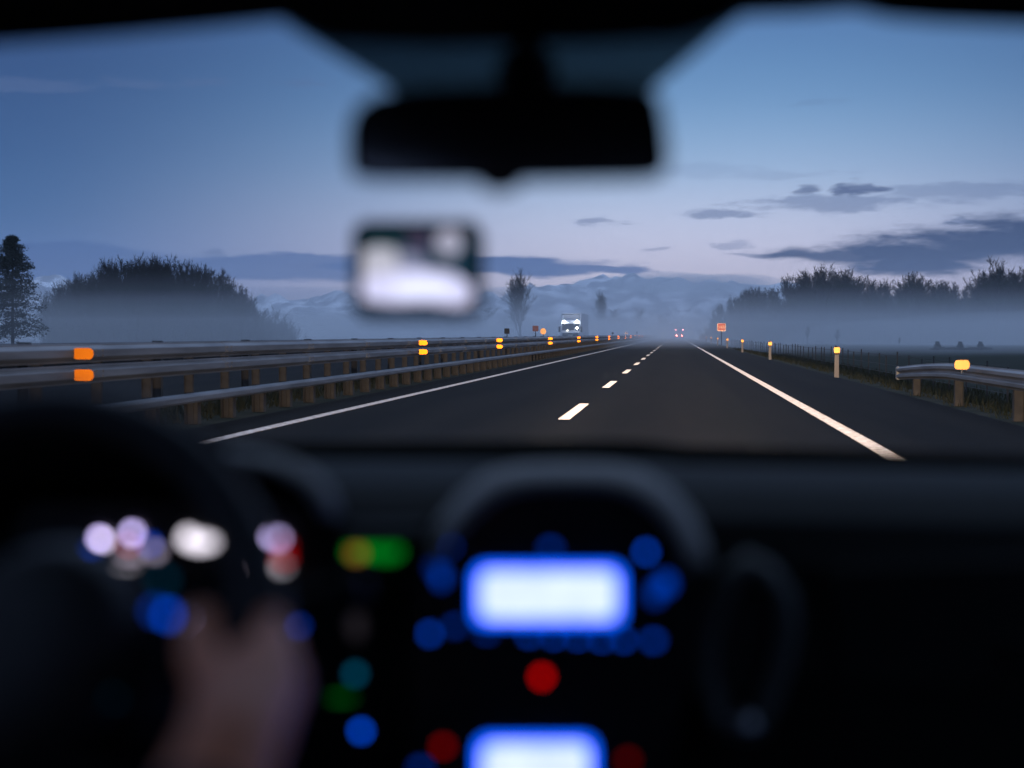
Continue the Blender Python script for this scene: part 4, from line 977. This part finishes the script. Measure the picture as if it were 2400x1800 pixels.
hip = jv((X0, .14, .66), .15, .12); bel = jv((X0, .07, .80), .135, .105, hip); ch = jv((X0, .01, .99), .15, .105, bel); nb = jv((X0, .01, 1.10), .07, .06, ch)
nk = jv((X0, .03, 1.16), .052, .052, nb); hd_ = jv((X0, .06, 1.26), .078, .092, nk); jv((X0, .06, 1.35), .055, .065, hd_)
for s in (-1, 1):
    k0 = jv((X0 + s * .10, .30, .66), .085, .085, hip); k1 = jv((X0 + s * .13, .66, .74), .062, .062, k0); k2 = jv((X0 + s * .12, 1.0, .46), .045, .045, k1); k3 = jv((X0 + s * .12, 1.10, .36), .04, .045, k2); jv((X0 + s * .12, 1.24, .42), .035, .03, k3)
# left arm to the far side of the rim
a0 = jv((X0 - .17, .02, 1.05), .062, .062, ch); a1 = jv((X0 - .24, .32, .86), .042, .042, a0); a2 = jv((X0 - .14, .62, 1.0), .030, .03, a1); lh = jv((X0 - .10, .74, 1.05), .034, .02, a2)
for i in range(4):
    f0_ = jv((X0 - .115 - .012 * i, .80 , 1.085 - .018 * i), .009, .009, lh); jv((X0 - .11 - .012 * i, .83, 1.10 - .018 * i), .008, .008, f0_)
# right arm: shoulder, elbow, wrist, then a hand whose fingers close round the rim at four o'clock
b0 = jv((X0 + .17, .02, 1.05), .062, .062, ch); b1 = jv((-.235, .36, .855), .044, .044, b0); wr_ = P(545, 1745, .68)
b15 = jv(Vector((-.235, .36, .855)).lerp(wr_, .55), .037, .037, b1); b2 = jv(wr_, .028, .024, b15)
palm = jv(P(575, 1640, .735), .032, .022, b2); kn = jv(P(605, 1560, .775), .034, .022, palm)
fing = [((622,1500,.795),(640,1462,.825),(616,1448,.86),(584,1462,.865)), ((640,1530,.79),(664,1502,.82),(640,1490,.86),(604,1502,.868)), ((648,1572,.785),(676,1548,.815),(652,1540,.855),(612,1548,.865)), ((640,1612,.775),(668,1596,.80),(650,1588,.84),(614,1594,.852))]
for q_, rs in zip(fing, ((.0105,.0095,.0085,.0075), (.011,.0098,.0088,.0078), (.0105,.0095,.0085,.0075), (.009,.0082,.0075,.0068))):
    pr = kn
    for (x, y, yy), r_ in zip(q_, rs): pr = jv(P(x, y, yy), r_, r_, pr)
t0_ = jv(P(510, 1600, .745), .016, .014, palm); t1_ = jv(P(466, 1530, .775), .0125, .012, t0_); t2_ = jv(P(466, 1468, .80), .0108, .010, t1_); jv(P(480, 1424, .815), .0085, .008, t2_)
skin_obj('body', V, E, M['skin'], dr)
V, E = [], []
hip = jv((X0, .13, .64), .165, .135); bel = jv((X0, .065, .80), .15, .12, hip); ch = jv((X0, .005, .99), .165, .12, bel); jv((X0, .01, 1.10), .085, .075, ch)
for s in (-1, 1):
    a0 = jv((X0 + s * .175, .02, 1.055), .075, .075, ch)
    e_ = Vector((X0 - .24, .32, .86)) if s < 0 else Vector((-.235, .36, .855))
    a1 = jv(e_, .056, .056, a0); jv(e_.lerp(Vector((X0 - .14, .62, 1.0)) if s < 0 else wr_, .35 if s < 0 else .93), .037, .037, a1)
skin_obj('shirt', V, E, M['shirt'], dr)
V, E = [], []
hip = jv((X0, .15, .63), .16, .13)
for s in (-1, 1):
    k0 = jv((X0 + s * .10, .30, .66), .098, .098, hip); k1 = jv((X0 + s * .13, .66, .74), .075, .075, k0); k2 = jv((X0 + s * .12, 1.0, .46), .06, .06, k1); jv((X0 + s * .12, 1.08, .38), .058, .058, k2)
skin_obj('trousers', V, E, M['denim'], dr)
b = MB(); b.lathe([(.01, .115), (.05, .105), (.082, .07), (.092, .02), (.088, -.03), (.06, -.06)], (X0, .045, 1.30), 'z', 20); b.build('hair', M['hair'], dr, smooth=True)

# ------------------------------------------------------------------ render settings
scene.view_settings.view_transform = 'Standard'; scene.view_settings.look = 'None'
scene.view_settings.exposure = 0; scene.view_settings.gamma = 1
c = scene.cycles
c.use_denoising = True; c.denoiser = 'OPENIMAGEDENOISE'; c.use_adaptive_sampling = True; c.adaptive_threshold = .008; c.adaptive_min_samples = 32
c.max_bounces = 8; c.diffuse_bounces = 3; c.glossy_bounces = 4; c.transparent_max_bounces = 16; c.volume_bounces = 4; c.transmission_bounces = 4
c.sample_clamp_indirect = 4; c.caustics_reflective = False; c.caustics_refractive = False
